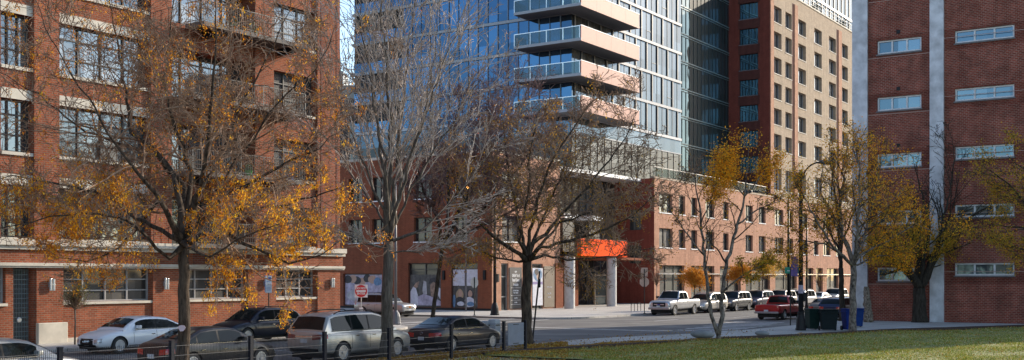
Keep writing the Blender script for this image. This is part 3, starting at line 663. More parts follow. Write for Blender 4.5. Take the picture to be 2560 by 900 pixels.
for o in opsW: window(BR, OR, 's', SR, o, 3, 1, plain('strip_frame', (.55,.55,.56), .5), rw_glass, .11, depth=.2, sill=plain('strip_sill', (.13,.12,.12), .7))
for a, b in ((2132.5, 2170), (2326, 2360.5)):
    m2 = MB(); m2.box(SR-.22, SR-.003, TRx(b), TRx(a), .02, wl_e); m2.build('pilaster', m_pil, BR, off=OR)
for k in range(1, 6):
    t = TRx(2246); m2 = MB(); m2.box(SR-.04, SR-.002, t-.12, t+.12, 4.3+3.82*k-.12, 4.3+3.82*k+.12); m2.build('wall_vent', black_metal, BR, off=OR)
for xa, xb, px, y0 in ((2170, 2326, 2193, 137), (2360.5, 2590, 2387, 84)):
    for k in range(-1, 5):
        z = CAMH+(HY-y0)*Ys(px, SR)/F - 3.84*k*(1 if px < 2300 else 1.0) - .25; m2 = MB(); m2.box(SR-.006, SR-.002, TRx(xb), TRx(xa), z, z+.035); m2.build('storey_joint', plain('joint_pale', (.36,.25,.21), .9), BR, off=OR)
for (yy, bx) in ((166, 2387), (310, 2387), (84, 2193)):
    pass
# low brick row further along the street, seen only as a reflection in the shop windows
BW = thing('row_building', 'low brown brick row of shops hidden behind the maroon building along the same street', 'building', 104, 20); OW = (104, 20)
wl = MB(); opsX = []
for i in range(20):
    for z in (1, 5.2, 9.2): opsX.append((106+i*7.5, 110+i*7.5, z, z+2.6, .2))
wl.box(104, 260, -6, 19.7, 0, 13.5); facade(wl, 't', 20.3, 104, 260, 0, 13.5, []); wl.build('wall', m_brown, BW, off=OW)
for o in opsX[:24]: m2 = MB(); m2.box(o[0], o[1], 20.31, 20.36, o[2], o[3]); m2.build('window', dark_glass, BW, off=OW)
# distant block seen in the gap beyond the brick building
BD = thing('distant_building', 'pale distant building with roof railing in the gap left of the glass tower', 'building', -36, 176, world=True)
m2 = MB(); m2.box(-2, 16, 0, 14, 0, 33.2); m2.build('wall', plain('distant_tan', (.36,.33,.29), .8), BD)
m2 = MB()
for i in range(14): m2.box(-1+i*1.2, -.94+i*1.2, .1, .16, 33.2, 35)
m2.box(-1, 15, .1, .16, 34.9, 35); m2.box(2, 9, 3, 9, 33.2, 36); m2.build('roof_railing', plain('roof_rail_grey', (.3,.32,.33)), BD)
for i in range(5):
    for j in range(3): m2 = MB(); m2.box(-1+i*3.2, .6+i*3.2, -.05, -.003, 21+j*3.8, 23+j*3.8); m2.build('window', dark_glass, BD)
BD2 = thing('brown_background_building', 'dark brown low building behind bare branches next to the brick corner', 'building', -24, 145, world=True)
m2 = MB(); m2.box(-6, 7, 0, 14, 0, 26); m2.build('wall', plain('distant_brown', (.10,.07,.055), .8, 0, .2), BD2)
for j in range(5):
    for i in range(3): m2 = MB(); m2.box(-4+i*3.5, -2+i*3.5, -.05, -.003, 5+j*4, 7+j*4); m2.build('window', dark_glass, BD2)
# ------------------------------------------------------------------ GROUND
def sheet(name, pts, z, mat, grid=None):
    m = MB(); m.poly([(p[0], p[1], 0) for p in pts]); o = m.build(name, mat); o.location = (0, 0, z); tag(o, kind='structure'); return o
def gmat(name, lo, hi, scale=.6, rough=.9, fine=None, bumpd=0, extra=None):
    m, nt, p, o = newmat(name); tc = coords(nt)
    n = noise(nt, tc, scale, 6, .6); r = ramp(nt, [(.32, lo), (.68, hi)]); nt.links.new(n.outputs[0], r.inputs[0]); col = r.outputs[0]
    n2 = noise(nt, tc, fine or 30, 3, .7); r2 = ramp(nt, [(.3, (.72,)*3), (.7, (1.2,)*3)]); nt.links.new(n2.outputs[0], r2.inputs[0]); col = mixc(nt, 1, col, r2.outputs[0], 'MULTIPLY')
    if extra: col = extra(nt, tc, col)
    nt.links.new(col, p.inputs['Base Color']); p.inputs['Roughness'].default_value = rough
    if bumpd: bump(nt, p, n2.outputs[0], bumpd)
    return m
def joints(nt, tc, col):      # concrete flags aligned to the streets
    mp = nd(nt, 'ShaderNodeMapping'); mp.inputs['Rotation'].default_value = (0, 0, -TH); nt.links.new(tc, mp.inputs[0])
    b = nd(nt, 'ShaderNodeTexBrick'); b.offset = 0; nt.links.new(mp.outputs[0], b.inputs['Vector']); b.inputs['Scale'].default_value = 1; b.inputs['Brick Width'].default_value = 1.5; b.inputs['Row Height'].default_value = 1.5
    b.inputs['Mortar Size'].default_value = .02; b.inputs['Color1'].default_value = c4((1,1,1)); b.inputs['Color2'].default_value = c4((.86,.85,.83)); b.inputs['Mortar'].default_value = c4((.45,.44,.42))
    return mixc(nt, 1, col, b.outputs[0], 'MULTIPLY')
def patches(nt, tc, col):     # tar patches and worn wheel tracks
    mp = nd(nt, 'ShaderNodeMapping'); mp.inputs['Rotation'].default_value = (0, 0, -TH); mp.inputs['Scale'].default_value = (.12, .5, 1); nt.links.new(tc, mp.inputs[0])
    n = noise(nt, mp.outputs[0], 1, 3); r = ramp(nt, [(.42, (1.1,1.09,1.07)), (.47, (.58,.58,.6)), (.60, (.72,.72,.74)), (.65, (1.3,1.28,1.25))]); nt.links.new(n.outputs[0], r.inputs[0])
    return mixc(nt, 1, col, r.outputs[0], 'MULTIPLY')
m_asph = gmat('asphalt', (.10,.096,.09), (.17,.163,.152), .35, .85, 25, .004, patches)
m_walk = gmat('sidewalk_concrete', (.38,.36,.33), (.50,.475,.435), .5, .85, 20, .002, joints)
m_earth = gmat('bare_earth', (.14,.10,.065), (.27,.21,.145), .8, .95, 12, .01)
m_lawn = gmat('lawn_soil', (.10,.13,.03), (.32,.29,.09), .55, .95, 9, .02)
m_base = gmat('far_ground', (.10,.10,.10), (.16,.155,.15), .1)
m_gutter = gmat('gutter_concrete', (.24,.23,.215), (.32,.31,.29), 1)
ga = [W(s, t) for s, t in ((-1500,-1500),(2000,-1500),(2000,2000),(-1500,2000))]
sheet('ground', ga, -.012, m_base)
near = [(-60,27.1),(46,27.1),(49,26.6),(53,25.2),(58,24.2),(64,24.0),(400,24.0)]     # park-side kerb line
sheet('road', [W(*p) for p in near+[(400,41.3),(69,41.3),(53.5,41.3),(-60,41.3)]], 0, m_asph)
def arc(cx, cy, r, a0, a1, n=8): return [(cx+r*math.cos(R(a0+(a1-a0)*i/n)), cy+r*math.sin(R(a0+(a1-a0)*i/n))) for i in range(n+1)]
cross = arc(49.5, 45.3, 4, -90, 0) + [(53.5, 300), (69, 300)] + arc(73, 45.3, 4, 180, 270)
sheet('cross_road', [W(*p) for p in cross], .004, m_asph)
def pave(name, pts, h, mat):
    m = MB(); m.prism([tuple(W(*p)[:2]) for p in pts], -.01, h); o = m.build(name, mat); normals(o); return tag(o, kind='structure')
pave('sidewalk_brick_building', [(-60,41.3)] + arc(49.5, 45.3, 4, -90, 0) + [(53.5,300),(49,300),(49,45.5),(-60,45.5)], .13, m_walk)
pave('sidewalk_plaza', arc(73, 45.3, 4, 180, 270) + [(400,41.3),(400,60.8),(92,60.8),(80.5,62),(80.5,300),(69,300)], .13, m_walk)
# gutter strips beside the kerbs
for nm, pts in (('gutter', [(-60,41.28),(-60,40.9),(49.5,40.9),(49.5,41.28)]), ('gutter', [(73,41.28),(73,40.9),(400,40.9),(400,41.28)])): sheet(nm, [W(*p) for p in pts], .008, m_gutter)
# painted markings
m_mark = gmat('worn_road_paint', (.36,.36,.35), (.62,.61,.59), 3, .8, 14)
def mark(s0, s1, t0, t1): sheet('road_marking', [W(s0,t0), W(s1,t0), W(s1,t1), W(s0,t1)], .010, m_mark)
for i in range(8): mark(59.2+1.9*i, 59.8+1.9*i, 24.9+.25*i, 28.2+.3*i)
mark(53.7, 68.8, 42.6, 42.9); mark(53.7, 68.8, 45.6, 45.9); mark(61.0, 61.2, 47, 150); mark(54, 61, 47.4, 47.9)
for s in range(-50, 54, 9): mark(s, s+3, 34.1, 34.25)
for s in range(80, 300, 9): mark(s, s+3, 33.1, 33.25)
mark(57.5, 57.9, 28.5, 41); mark(70.5, 74.3, 35, 35.25)
s, t = G(1662, 827); m2 = MB(); m2.lathe([(.45,-.01),(.45,.016),(.40,.018),(.38,.014),(.01,.014)], 24); mh = m2.build('manhole_cover', plain('cast_iron_worn', (.30,.29,.28), .4, .4, .3, 20)); stplace(mh, s, t, .005); tag(mh, 'round worn manhole cover in the road in front of the pickup', 'manhole')
# park side: path, planting strips, lawn
edge = [(34.8,24.55),(37.6,24.5),(40.5,23.7),(44.1,22.7),(49.2,21.1),(54.2,19.0),(57.5,18.1),(59.4,17.6),(62.5,16.6),(66.5,14.4),(72,11.6),(76,8.0),(84,0),(100,-20)]
pave('park_path', [(-60,23.8),(30,23.8)] + edge[:-4] + [(77.3,11),(77.3,24.0),(64,24.0),(58,24.2),(53,25.2),(49,26.6),(46,27.1),(-60,27.1)], .11, m_walk)
sheet('verge', [W(*p) for p in [(-60,24.5),(-60,26.6),(43.5,26.6),(40,24.6),(37,24.5)]], .118, m_earth)
sheet('leafy_verge', [W(*p) for p in [(-20,24.45),(34.45,24.45),(34.45,-20),(-20,-20)]], .10, m_earth)
sheet('planting_bed', [W(*p) for p in [(37.4,24.6),(40.5,23.9),(44.1,22.9),(49.2,21.3),(54.2,19.2),(57.0,18.4),(57.6,19.2),(53.5,21.0),(49,22.9),(45.5,24.2),(42,25.0),(39,25.0)]], .118, m_earth)
sheet('warehouse_walk', [W(*p) for p in [(60,17.5),(66.5,14.6),(72,11.8),(77.3,9),(77.3,23.2),(66,23.4),(60,23)]], .119, m_walk)
# lawn as an uneven sheet
lm = MB(); 
def lawn_z(s, t): return .15 + .05*math.sin(s*.35)*math.cos(t*.4) + .02*math.sin(s*1.3+t)
def lawn_in(s, t):
    for i in range(len(edge)-1):
        if edge[i][0] <= s <= edge[i+1][0]:
            f = (s-edge[i][0])/(edge[i+1][0]-edge[i][0]); return t < edge[i][1]+(edge[i+1][1]-edge[i][1])*f
    return False
def edge_t(s):
    if s < edge[0][0]: return edge[0][1]
    for i in range(len(edge)-1):
        if edge[i][0] <= s <= edge[i+1][0]:
            f = (s-edge[i][0])/(edge[i+1][0]-edge[i][0]); return edge[i][1]+(edge[i+1][1]-edge[i][1])*f
    return edge[-1][1]
n0 = 0; ss = [34.5+i*.9 for i in range(62)]; K = 30
for s in ss:
    te = edge_t(s)-.03
    for k in range(K+1):
        t = te-(te+45)*(k/K)**1.6; w = W(s, t, lawn_z(s, t)*min(1, .75+k*.1)); lm.v.append(tuple(w))
for i in range(len(ss)-1):
    for k in range(K): a = i*(K+1)+k; lm.f.append((a, a+1, a+K+2, a+K+1)); lm.m.append(0)
lo = lm.build('lawn', m_lawn, smooth=True); tag(lo, kind='structure')
m2 = MB()
for i in range(len(edge)-1):
    a, b = W(*edge[i]), W(*edge[i+1]); nrm = (b-a).cross(Vector((0,0,1))).normalized()*.05
    p = [(a-nrm), (a+nrm), (b+nrm), (b-nrm)]; m2.prism([tuple(q[:2]) for q in p], 0, .27 if i > 3 else .22)
eo = m2.build('lawn_edging', plain('rust_dark_steel', (.035,.018,.013), .8, 0, .3), None); tag(eo, 'dark rusty steel edging strip curving between lawn and pavement', 'edging')
# grass blades and fallen leaves
rg = random.Random(3)
m_blade = leafmat('grass_blade', [(0,(.07,.11,.018)),(.3,(.17,.21,.03)),(.65,(.31,.31,.07)),(.85,(.44,.37,.13)),(1,(.6,.55,.35))], .3)  # pale blades, bunched in patches, put dappled light into the lawn colour
gm = MB()
while len(gm.f) < 90000:
    y = rg.uniform(812, 925); x = rg.uniform(700, 2600); s, t = G(x, y, .16)
    if t > edge_t(s)-.1 or s < 18 or (s < 34.8 and rg.random() < .8): continue
    dn = .5+.5*math.sin(s*.9+math.sin(t*1.7)*2)*math.sin(t*.8+s*.3)
    if rg.random() > .3+.7*dn: continue
    p = W(s, t, (lawn_z(s, t) if s > 34.6 else .11)-.01); a = rg.uniform(0, 6.28); h = rg.uniform(.03, .085)*(.7+.5*dn); w = rg.uniform(.012,.024); d = Vector((math.cos(a), math.sin(a), 0))
    n = len(gm.v); gm.v += [tuple(p-d*w), tuple(p+d*w), tuple(p+Vector((rg.gauss(0,.02), rg.gauss(0,.02), h)))]; gm.f.append((n, n+1, n+2)); gm.m.append(0)
tag(gm.build('grass', m_blade), 'short green lawn grass with pale dry tufts that imitate dappled light', 'grass', kind='stuff')
m_fall = leafmat('fallen_leaf', [(0,(.35,.20,.03)),(.3,(.48,.30,.06)),(.6,(.30,.12,.025)),(.85,(.16,.08,.03)),(1,(.55,.42,.15))], .2)
fm = MB()
def fallen(n, region, zf, sz=(.02,.05), dens=None):
    k = 0; tries = 0
    while k < n and tries < n*30:
        tries += 1; x = rg.uniform(region[0], region[1]); y = rg.uniform(region[2], region[3]); s, t = G(x, y)
        z = zf(s, t)
        if z is None: continue
        p = W(s, t, z+.008+rg.random()*.02); a = rg.uniform(0, 6.28); L = rg.uniform(*sz); d = Vector((math.cos(a)*L, math.sin(a)*L, rg.gauss(0,.25)*L)); e = Vector((-math.sin(a)*L*.5, math.cos(a)*L*.5, rg.gauss(0,.4)*L))
        fm.quad(p-d, p+e, p+d, p-e); k += 1
clump = lambda s, t: (math.sin(s*2.1+1)*math.sin(t*3.3)+math.sin(s*.7)*math.cos(t*1.1)) > rg.uniform(-1.6, 1.2)
def zver(s, t): return .12 if (24.5 < t < 26.7 and s < 44 and clump(s, t)) else None
def zbed(s, t):
    e = edge_t(s); return .12 if (s > 37 and s < 58 and e < t < e+1.9+.4*math.sin(s) and clump(s, t)) else None
def zlawn(s, t): return lawn_z(s, t)+.04 if (t < edge_t(s)-.1 and s > 34.8 and rg.random() < math.exp(-(edge_t(s)-t)/4.0)+.12) else None
def zroad(s, t): return .012 if (27.2 < t < 30 and rg.random() < math.exp(-(t-27.2)/1.0)) else (.12 if 22.5 < t <= 27.2 and t > edge_t(s) else None)
fallen(9000, (640, 1420, 850, 920), zver); fallen(7000, (1290, 2080, 838, 900), zbed); fallen(9000, (1230, 2580, 818, 915), zlawn, (.018,.04)); fallen(1600, (700, 2100, 830, 900), zroad); fallen(5000, (560, 1420, 870, 930), lambda s, t: (lawn_z(s, t)+.03 if s > 34.5 else .11) if t < 24.4 and t < edge_t(s)-.05 and s > 18 and clump(s, t) else None)
tag(fm.build('fallen_leaves', m_fall), 'yellow and brown fallen leaves scattered on verge and lawn', 'leaves', kind='stuff')
for (x, y, w, l) in ((1756, 852, .52, 'larger smooth grey boulder at the foot of the twin trunked tree'), (1905, 845, .33, 'smaller smooth grey boulder on the leaf-strewn bed right of the twin trunked tree')):
    s, t = G(x, y); m2 = MB(); pr = [(max(.01, w*math.sin(q)), w*.42*(1-math.cos(q))) for q in [math.pi*i/10 for i in range(11)]]; m2.lathe(pr, 22)
    o = m2.build('boulder', plain('boulder_stone', (.20,.205,.20), .8, 0, .2, 3, bumpd=.02), smooth=True); stplace(o, s, t, .1); o.rotation_euler = (0, .04, R(5)); o.scale = (1.15, .8, 1); tag(o, l, 'boulder', 'smooth boulders in the planting bed')
# drain boxes by the warehouse wall
for x, q in ((2493, 'left'), (2508, 'right')):
    s, t = G(x, 809); m2 = MB(); m2.box(-.13,.13,-.1,.1,0,.22); o = m2.build('valve_box', black_trim, bevel=.02); stplace(o, s-.5, t, .119); tag(o, 'small dark utility box at the foot of the maroon wall, %s one of two' % q, 'utility box', 'utility boxes at the maroon wall')
# ------------------------------------------------------------------ CARS
def lerp(a, b, f): return a+(b-a)*f
def interp(tab, x, c=1):
    if x <= tab[0][0]: return tab[0][c]
    for p, q in zip(tab, tab[1:]):
        if p[0] <= x <= q[0]: return lerp(p[c], q[c], (x-p[0])/(q[0]-p[0]) if q[0] > p[0] else 0)
    return tab[-1][c]
# stations as fractions of length from the tail: x, underside, top of body, width factor
SPEC = {
 'sedan': dict(L=4.75, W=1.84, H=1.44, belt=.93, wr=.335, wheels=(.195, .805), st=[(0,.42,.72,.74),(.012,.34,.90,.84),(.05,.26,1.02,.93),(.16,.22,1.06,.985),(.30,.20,1.00,1),(.62,.20,.98,1),(.74,.20,.96,.995),(.86,.22,.87,.97),(.95,.23,.76,.88),(.985,.27,.66,.78),(1,.38,.56,.68)],
   top=[(.10,1.02),(.20,1.20),(.29,1.38),(.40,1.43),(.53,1.43),(.60,1.38),(.70,1.16),(.765,.96)], win=[(.165,.235),(.245,.42),(.435,.635)], rear=(.135,.285), front=(.60,.755), notch=1),
 'suv': dict(L=5.15, W=1.99, H=1.80, belt=1.13, wr=.37, wheels=(.20, .79), st=[(0,.50,.95,.80),(.01,.40,1.10,.88),(.03,.32,1.16,.94),(.12,.28,1.17,.985),(.30,.25,1.15,1),(.62,.25,1.13,1),(.74,.25,1.12,.99),(.86,.27,1.04,.97),(.95,.30,.95,.89),(.985,.34,.84,.80),(1,.45,.70,.72)],
   top=[(.022,1.14),(.05,1.38),(.09,1.66),(.15,1.74),(.35,1.79),(.55,1.78),(.63,1.70),(.72,1.38),(.79,1.12)], win=[(.10,.295),(.31,.475),(.49,.69)], rear=(.022,.09), front=(.63,.79), notch=0, rails=1),
 'boxy': dict(L=4.88, W=1.90, H=1.78, belt=1.12, wr=.37, wheels=(.20, .80), st=[(0,.50,.95,.86),(.01,.42,1.10,.92),(.03,.36,1.15,.96),(.12,.32,1.16,.99),(.30,.30,1.14,1),(.62,.30,1.13,1),(.74,.30,1.12,.99),(.86,.32,1.06,.98),(.95,.34,1.0,.94),(.985,.38,.93,.88),(1,.46,.80,.80)],
   top=[(.018,1.14),(.035,1.40),(.07,1.68),(.12,1.74),(.35,1.78),(.52,1.77),(.60,1.70),(.67,1.40),(.72,1.12)], win=[(.08,.27),(.29,.44),(.455,.63)], rear=(.018,.07), front=(.59,.72), notch=0, rails=1),
 'wagon': dict(L=4.82, W=1.86, H=1.62, belt=1.02, wr=.35, wheels=(.20, .80), st=[(0,.48,.85,.76),(.012,.38,1.0,.86),(.04,.30,1.07,.94),(.14,.27,1.08,.985),(.30,.25,1.05,1),(.62,.25,1.03,1),(.74,.25,1.02,.99),(.86,.27,.95,.97),(.95,.28,.85,.88),(.985,.32,.75,.79),(1,.42,.62,.70)],
   top=[(.03,1.05),(.07,1.27),(.13,1.48),(.2,1.55),(.38,1.61),(.52,1.60),(.60,1.51),(.68,1.28),(.76,1.02)], win=[(.10,.215),(.225,.42),(.435,.64)], rear=(.03,.12), front=(.60,.76), notch=0, rails=1),
 'van': dict(L=5.1, W=1.98, H=1.76, belt=1.08, wr=.35, wheels=(.20, .80), st=[(0,.48,.95,.84),(.01,.38,1.05,.90),(.03,.28,1.1,.96),(.12,.24,1.1,.99),(.3,.22,1.08,1),(.62,.22,1.05,1),(.74,.22,1.03,.99),(.86,.24,.97,.97),(.95,.27,.85,.89),(.985,.32,.73,.80),(1,.42,.62,.70)],
   top=[(.018,1.09),(.04,1.38),(.08,1.62),(.15,1.71),(.38,1.75),(.56,1.72),(.65,1.60),(.75,1.30),(.84,1.02)], win=[(.09,.29),(.305,.48),(.495,.70)], rear=(.018,.08), front=(.65,.84), notch=0, rails=1),
 'crossover': dict(L=4.55, W=1.83, H=1.66, belt=1.08, wr=.36, wheels=(.20, .80), st=[(0,.48,.92,.80),(.01,.40,1.06,.88),(.03,.32,1.1,.94),(.12,.28,1.12,.985),(.30,.26,1.09,1),(.62,.25,1.05,1),(.74,.25,1.03,.99),(.86,.27,.96,.97),(.95,.30,.86,.88),(.985,.34,.76,.79),(1,.45,.64,.70)],
   top=[(.02,1.1),(.05,1.3),(.10,1.5),(.18,1.60),(.36,1.65),(.54,1.64),(.62,1.55),(.70,1.3),(.77,1.03)], win=[(.12,.27),(.285,.45),(.465,.67)], rear=(.02,.10), front=(.61,.77), notch=0),
 'pickup': dict(L=5.9, W=2.02, H=1.95, belt=1.28, wr=.41, wheels=(.215, .84), st=[(0,.62,1.18,.90),(.008,.56,1.24,.94),(.03,.52,1.28,.98),(.12,.46,1.29,.995),(.36,.44,1.28,1),(.60,.40,1.27,1),(.74,.38,1.27,.995),(.86,.38,1.22,.99),(.95,.40,1.17,.96),(.985,.44,1.10,.91),(1,.50,.98,.86)],
   top=[(.375,1.28),(.385,1.55),(.405,1.86),(.46,1.93),(.56,1.95),(.625,1.90),(.665,1.66),(.725,1.28)], win=[(.41,.525),(.54,.67)], rear=(.375,.40), front=(.62,.725), notch=0, bed=(.035,.35)),
 'oldpickup': dict(L=5.3, W=1.93, H=1.74, belt=1.12, wr=.37, wheels=(.21, .82), st=[(0,.60,1.05,.90),(.008,.54,1.08,.95),(.03,.48,1.1,.985),(.12,.42,1.11,1),(.4,.40,1.12,1),(.62,.36,1.12,1),(.76,.34,1.1,.99),(.88,.36,1.04,.97),(.96,.40,.98,.92),(.99,.46,.88,.86),(1,.52,.78,.82)],
   top=[(.43,1.12),(.44,1.38),(.455,1.66),(.50,1.72),(.58,1.73),(.635,1.68),(.67,1.45),(.73,1.12)], win=[(.465,.56),(.575,.68)], rear=(.43,.455), front=(.63,.73), notch=0, bed=(.035,.41)),
}
def car(kind, s, t, rz, col, label, cat, group=None, metal=.3, name=None, scale=1, opts=()):
    sp = SPEC[kind]; L, Wd, H = sp['L']*scale, sp['W'], sp['H']; hw = Wd/2; wr = sp['wr']
    X = lambda f: (f-.5)*L
    pm = paint('paint_%.3f_%.3f_%.3f' % col, col, metal)
    root = thing(name or 'parked_car', label, cat, s, t, .006, rz, group)
    # body loft
    m = MB(); ring = 0
    for (f, zb, zt, wf) in sp['st']:
        w = hw*wf; h = zt-zb
        half = [(0, zb), (w*.80, zb), (w*.955, zb+h*.10), (w, zb+h*.32), (w*1.0, zb+h*.58), (w*.985, zb+h*.76), (w*.95, zb+h*.93), (w*.84, zt), (w*.45, zt+.025), (0, zt+.035)]
        pts = half + [(-y, z) for y, z in reversed(half[1:-1])]; ring = len(pts); m.v += [(X(f), y, z) for y, z in pts]
    ns = len(sp['st'])
    for i in range(ns-1):
        for j in range(ring):
            j2 = (j+1) % ring; m.f.append((i*ring+j, (i+1)*ring+j, (i+1)*ring+j2, i*ring+j2)); m.m.append(0)
    m.f.append(tuple(range(ring))); m.f.append(tuple((ns-1)*ring+j for j in reversed(range(ring)))); m.m += [0, 0]
    body = m.build('body', [pm, black_trim], root, smooth=True); normals(body)
    sub = body.modifiers.new('s', 'SUBSURF'); sub.levels = 2; sub.render_levels = 2
    cut = MB()
    for wf_ in sp['wheels']:
        for sg in (-1, 1): cut.lathe([(wr+.055, 0), (wr+.055, .34)], 28, 'y', (X(wf_), sg*(hw+.06) - (.34 if sg > 0 else 0), wr+.005))
    if 'bed' in sp: a, b = sp['bed']; zt = interp(sp['st'], (a+b)/2, 2); cut.box(X(a), X(b), -hw+.13, hw-.13, zt-.5, zt+.3)
    cu = cut.build('cutter', black_trim, root); normals(cu)
    bo = body.modifiers.new('b', 'BOOLEAN'); bo.operation = 'DIFFERENCE'; bo.object = cu; bo.solver = 'EXACT'; bo.use_self = True
    try: bo.material_mode = 'TRANSFER'
    except Exception: pass
    dg = bpy.context.evaluated_depsgraph_get(); me = bpy.data.meshes.new_from_object(body.evaluated_get(dg)); body.modifiers.clear(); body.data = me
    bpy.data.objects.remove(cu)
    bm = bmesh.new(); bm.from_mesh(me)
    for e in bm.edges:
        if len(e.link_faces) == 2 and e.calc_face_angle(0) > R(38): e.smooth = False
    bm.to_mesh(me); bvh = BVHTree.FromBMesh(bm); bm.free()
    # greenhouse
    top = sp['top']; zb = sp['belt']; wB = hw*.93; wT = hw*.74
    wz = lambda z: lerp(wB, wT, max(0, min(1, (z-zb)/(H-zb))))
    g = MB(); fs = sorted(set([p[0] for p in top]+[lerp(top[0][0], top[-1][0], i/22) for i in range(23)]))
    for f in fs:
        z = interp(top, f); zz = max(z, zb+.01); r_ = min(.06, (zz-zb)*.5)
        half = [(wB, zb-.08), (wz(zz-r_), zz-r_), (wz(zz)-.02, zz-r_*.3), (wz(zz)-.09, zz), (wz(zz)*.45, zz+.022), (0, zz+.03)]
        pts = half+[(-y, z2) for y, z2 in reversed(half[:-1])]; rg_ = len(pts); g.v += [(X(f), y, z2) for y, z2 in pts]
    for i in range(len(fs)-1):
        for j in range(rg_-1): g.f.append((i*rg_+j, (i+1)*rg_+j, (i+1)*rg_+j+1, i*rg_+j+1)); g.m.append(0)
    g.f.append(tuple(range(rg_))); g.f.append(tuple((len(fs)-1)*rg_+j for j in reversed(range(rg_)))); g.m += [0, 0]
    cab = g.build('cabin_roof', pm, root, smooth=True); normals(cab)
    bmc = bmesh.new(); bmc.from_mesh(cab.data)
    for e in bmc.edges:
        if len(e.link_faces) == 2 and e.calc_face_angle(0) > R(42): e.smooth = False
    bmc.to_mesh(cab.data); bmc.free()
    # side windows
    for sg in (1, -1):
        for (a, b) in sp['win']:
            n = 8; lo = []; up = []
            for i in range(n+1):
                f = lerp(a, b, i/n); zt = interp(top, f)-.085; z0 = zb+.045
                if zt < z0+.03: zt = z0+.03
                lo.append((X(f), sg*(wz(z0)+.006), z0)); up.append((X(f), sg*(wz(zt)+.008), zt))
            w_ = MB()
            for i in range(n):
                q = (lo[i], lo[i+1], up[i+1], up[i]); w_.quad(*(q if sg < 0 else q[::-1]))
            w_.build('window', car_glass, root)
        a, b = sp['win'][0][0]-.008, sp['win'][-1][1]+.012
        st_ = MB(); st_.box(X(a), X(b), sg*(wB+.0) if sg > 0 else -(wB+.012), sg*(wB+.012) if sg > 0 else -wB, zb+.012, zb+.034)
        st_.build('belt_trim', chrome if 'chrome' in opts else black_trim, root)
        # blackened pillars between the windows
        for (p, q) in zip(sp['win'], sp['win'][1:]):
            f = (p[1]+q[0])/2; ww = (q[0]-p[1])/2+.001; zt = interp(top, f)-.085; k = MB()
            for (f0, f1) in ((f-ww, f+ww),):
                k.quad(*[(X(f0), sg*(wz(zb+.045)+.005), zb+.045), (X(f1), sg*(wz(zb+.045)+.005), zb+.045), (X(f1), sg*(wz(zt)+.006), zt), (X(f0), sg*(wz(zt)+.006), zt)][::(-1 if sg > 0 else 1)])
            k.build('door_pillar', black_trim, root)
    for nm, (a, b), inset in (('windshield', sp['front'], .10), ('rear_window', sp['rear'], .12)):
        w_ = MB(); n = 8; lo_f, hi_f = a, b
        sh = (b-a)*.07; rows = []
        for i in range(n+1):
            f = lerp(a+sh, b-sh, i/n); z = interp(top, f); zz = max(z, zb+.01); row = []
            wid = wz(zz)-inset
            for j in range(7):
                q = -1+2*j/6; row.append((X(f), q*wid, zz+.03*(1-abs(q)**1.6)+.012))
            rows.append(row)
        dxs = .012*(1 if nm == 'windshield' else -1)
        for i in range(n):
            for j in range(6): w_.quad(*[(v[0]+dxs, v[1], v[2]) for v in (rows[i][j], rows[i+1][j], rows[i+1][j+1], rows[i][j+1])])
        w_.build(nm, car_glass, root, smooth=True)
    def patch(nm, ax, u0, u1, z0, z1, mat, off=.008, skew=0, nu=8, nz=3, parent=root):
        # ax 'f'/'r': seen from front/rear, u = y ; 'l'/'R': from +y/-y side, u = x
        w_ = MB(); grid = []
        for j in range(nz+1):
            row = []
            for i in range(nu+1):
                u = lerp(u0, u1, i/nu); z = lerp(z0, z1, j/nz) + skew*(i/nu-.5)
                if ax == 'f': o_, d_ = Vector((L, u, z)), Vector((-1,0,0))
                elif ax == 'r': o_, d_ = Vector((-L, u, z)), Vector((1,0,0))
                elif ax == 'l': o_, d_ = Vector((u, 3, z)), Vector((0,-1,0))
                else: o_, d_ = Vector((u, -3, z)), Vector((0,1,0))
                h_ = bvh.ray_cast(o_, d_); row.append((h_[0] - d_*off) if h_[0] is not None else None)
            grid.append(row)
        for j in range(nz):
            for i in range(nu):
                q = [grid[j][i], grid[j][i+1], grid[j+1][i+1], grid[j+1][i]]
                if all(v is not None for v in q) and max((q[0]-q[2]).length, (q[1]-q[3]).length) < .5: w_.quad(*q)
        if w_.f: return w_.build(nm, mat, parent)
    tr = kind in ('pickup', 'oldpickup'); hz = interp(sp['st'], .97, 2); tz = interp(sp['st'], .02, 2)
    for sg in (1, -1):
        if kind == 'pickup': patch('headlight', 'f', sg*hw*.60, sg*hw*.88, .74, 1.02, clear_lens, nz=4)
        else: patch('headlight', 'f', sg*hw*.52, sg*hw*.83, hz-.26, hz-.09, clear_lens, skew=0 if tr else .05)
        if tr: patch('taillight', 'r', sg*hw*.80, sg*hw*.93, tz-.50, tz-.10, red_lens)
        elif kind in ('boxy',): patch('taillight', 'r', sg*hw*.70, sg*hw*.90, tz-.42, tz-.05, red_lens)
        else: patch('taillight', 'r', sg*hw*(.42 if 'wide' in opts else .50), sg*hw*.84, tz-.27, tz-.10, plain('smoked_red_lens', (.16,.035,.035), .12, 0, .3, 8, coat=1) if 'paletail' in opts else red_lens, skew=.04)
        if not tr: patch('taillight', 'l' if sg > 0 else 'R', X(.015), X(.055), tz-.24, tz-.09, red_lens, nu=3)
        side = 'l' if sg > 0 else 'R'
        ya = sp['win']
        seams = [X(sp['win'][-1][1]+.03), X((sp['win'][-1][0]+sp['win'][-2][1])/2), X(sp['wheels'][0]+.09)]
        if tr: seams[2] = X(.38)
        for x in seams: patch('door_seam', side, x-.007, x+.007, .42 if not tr else .55, zb-.03, black_trim, .003, nu=1, nz=6)
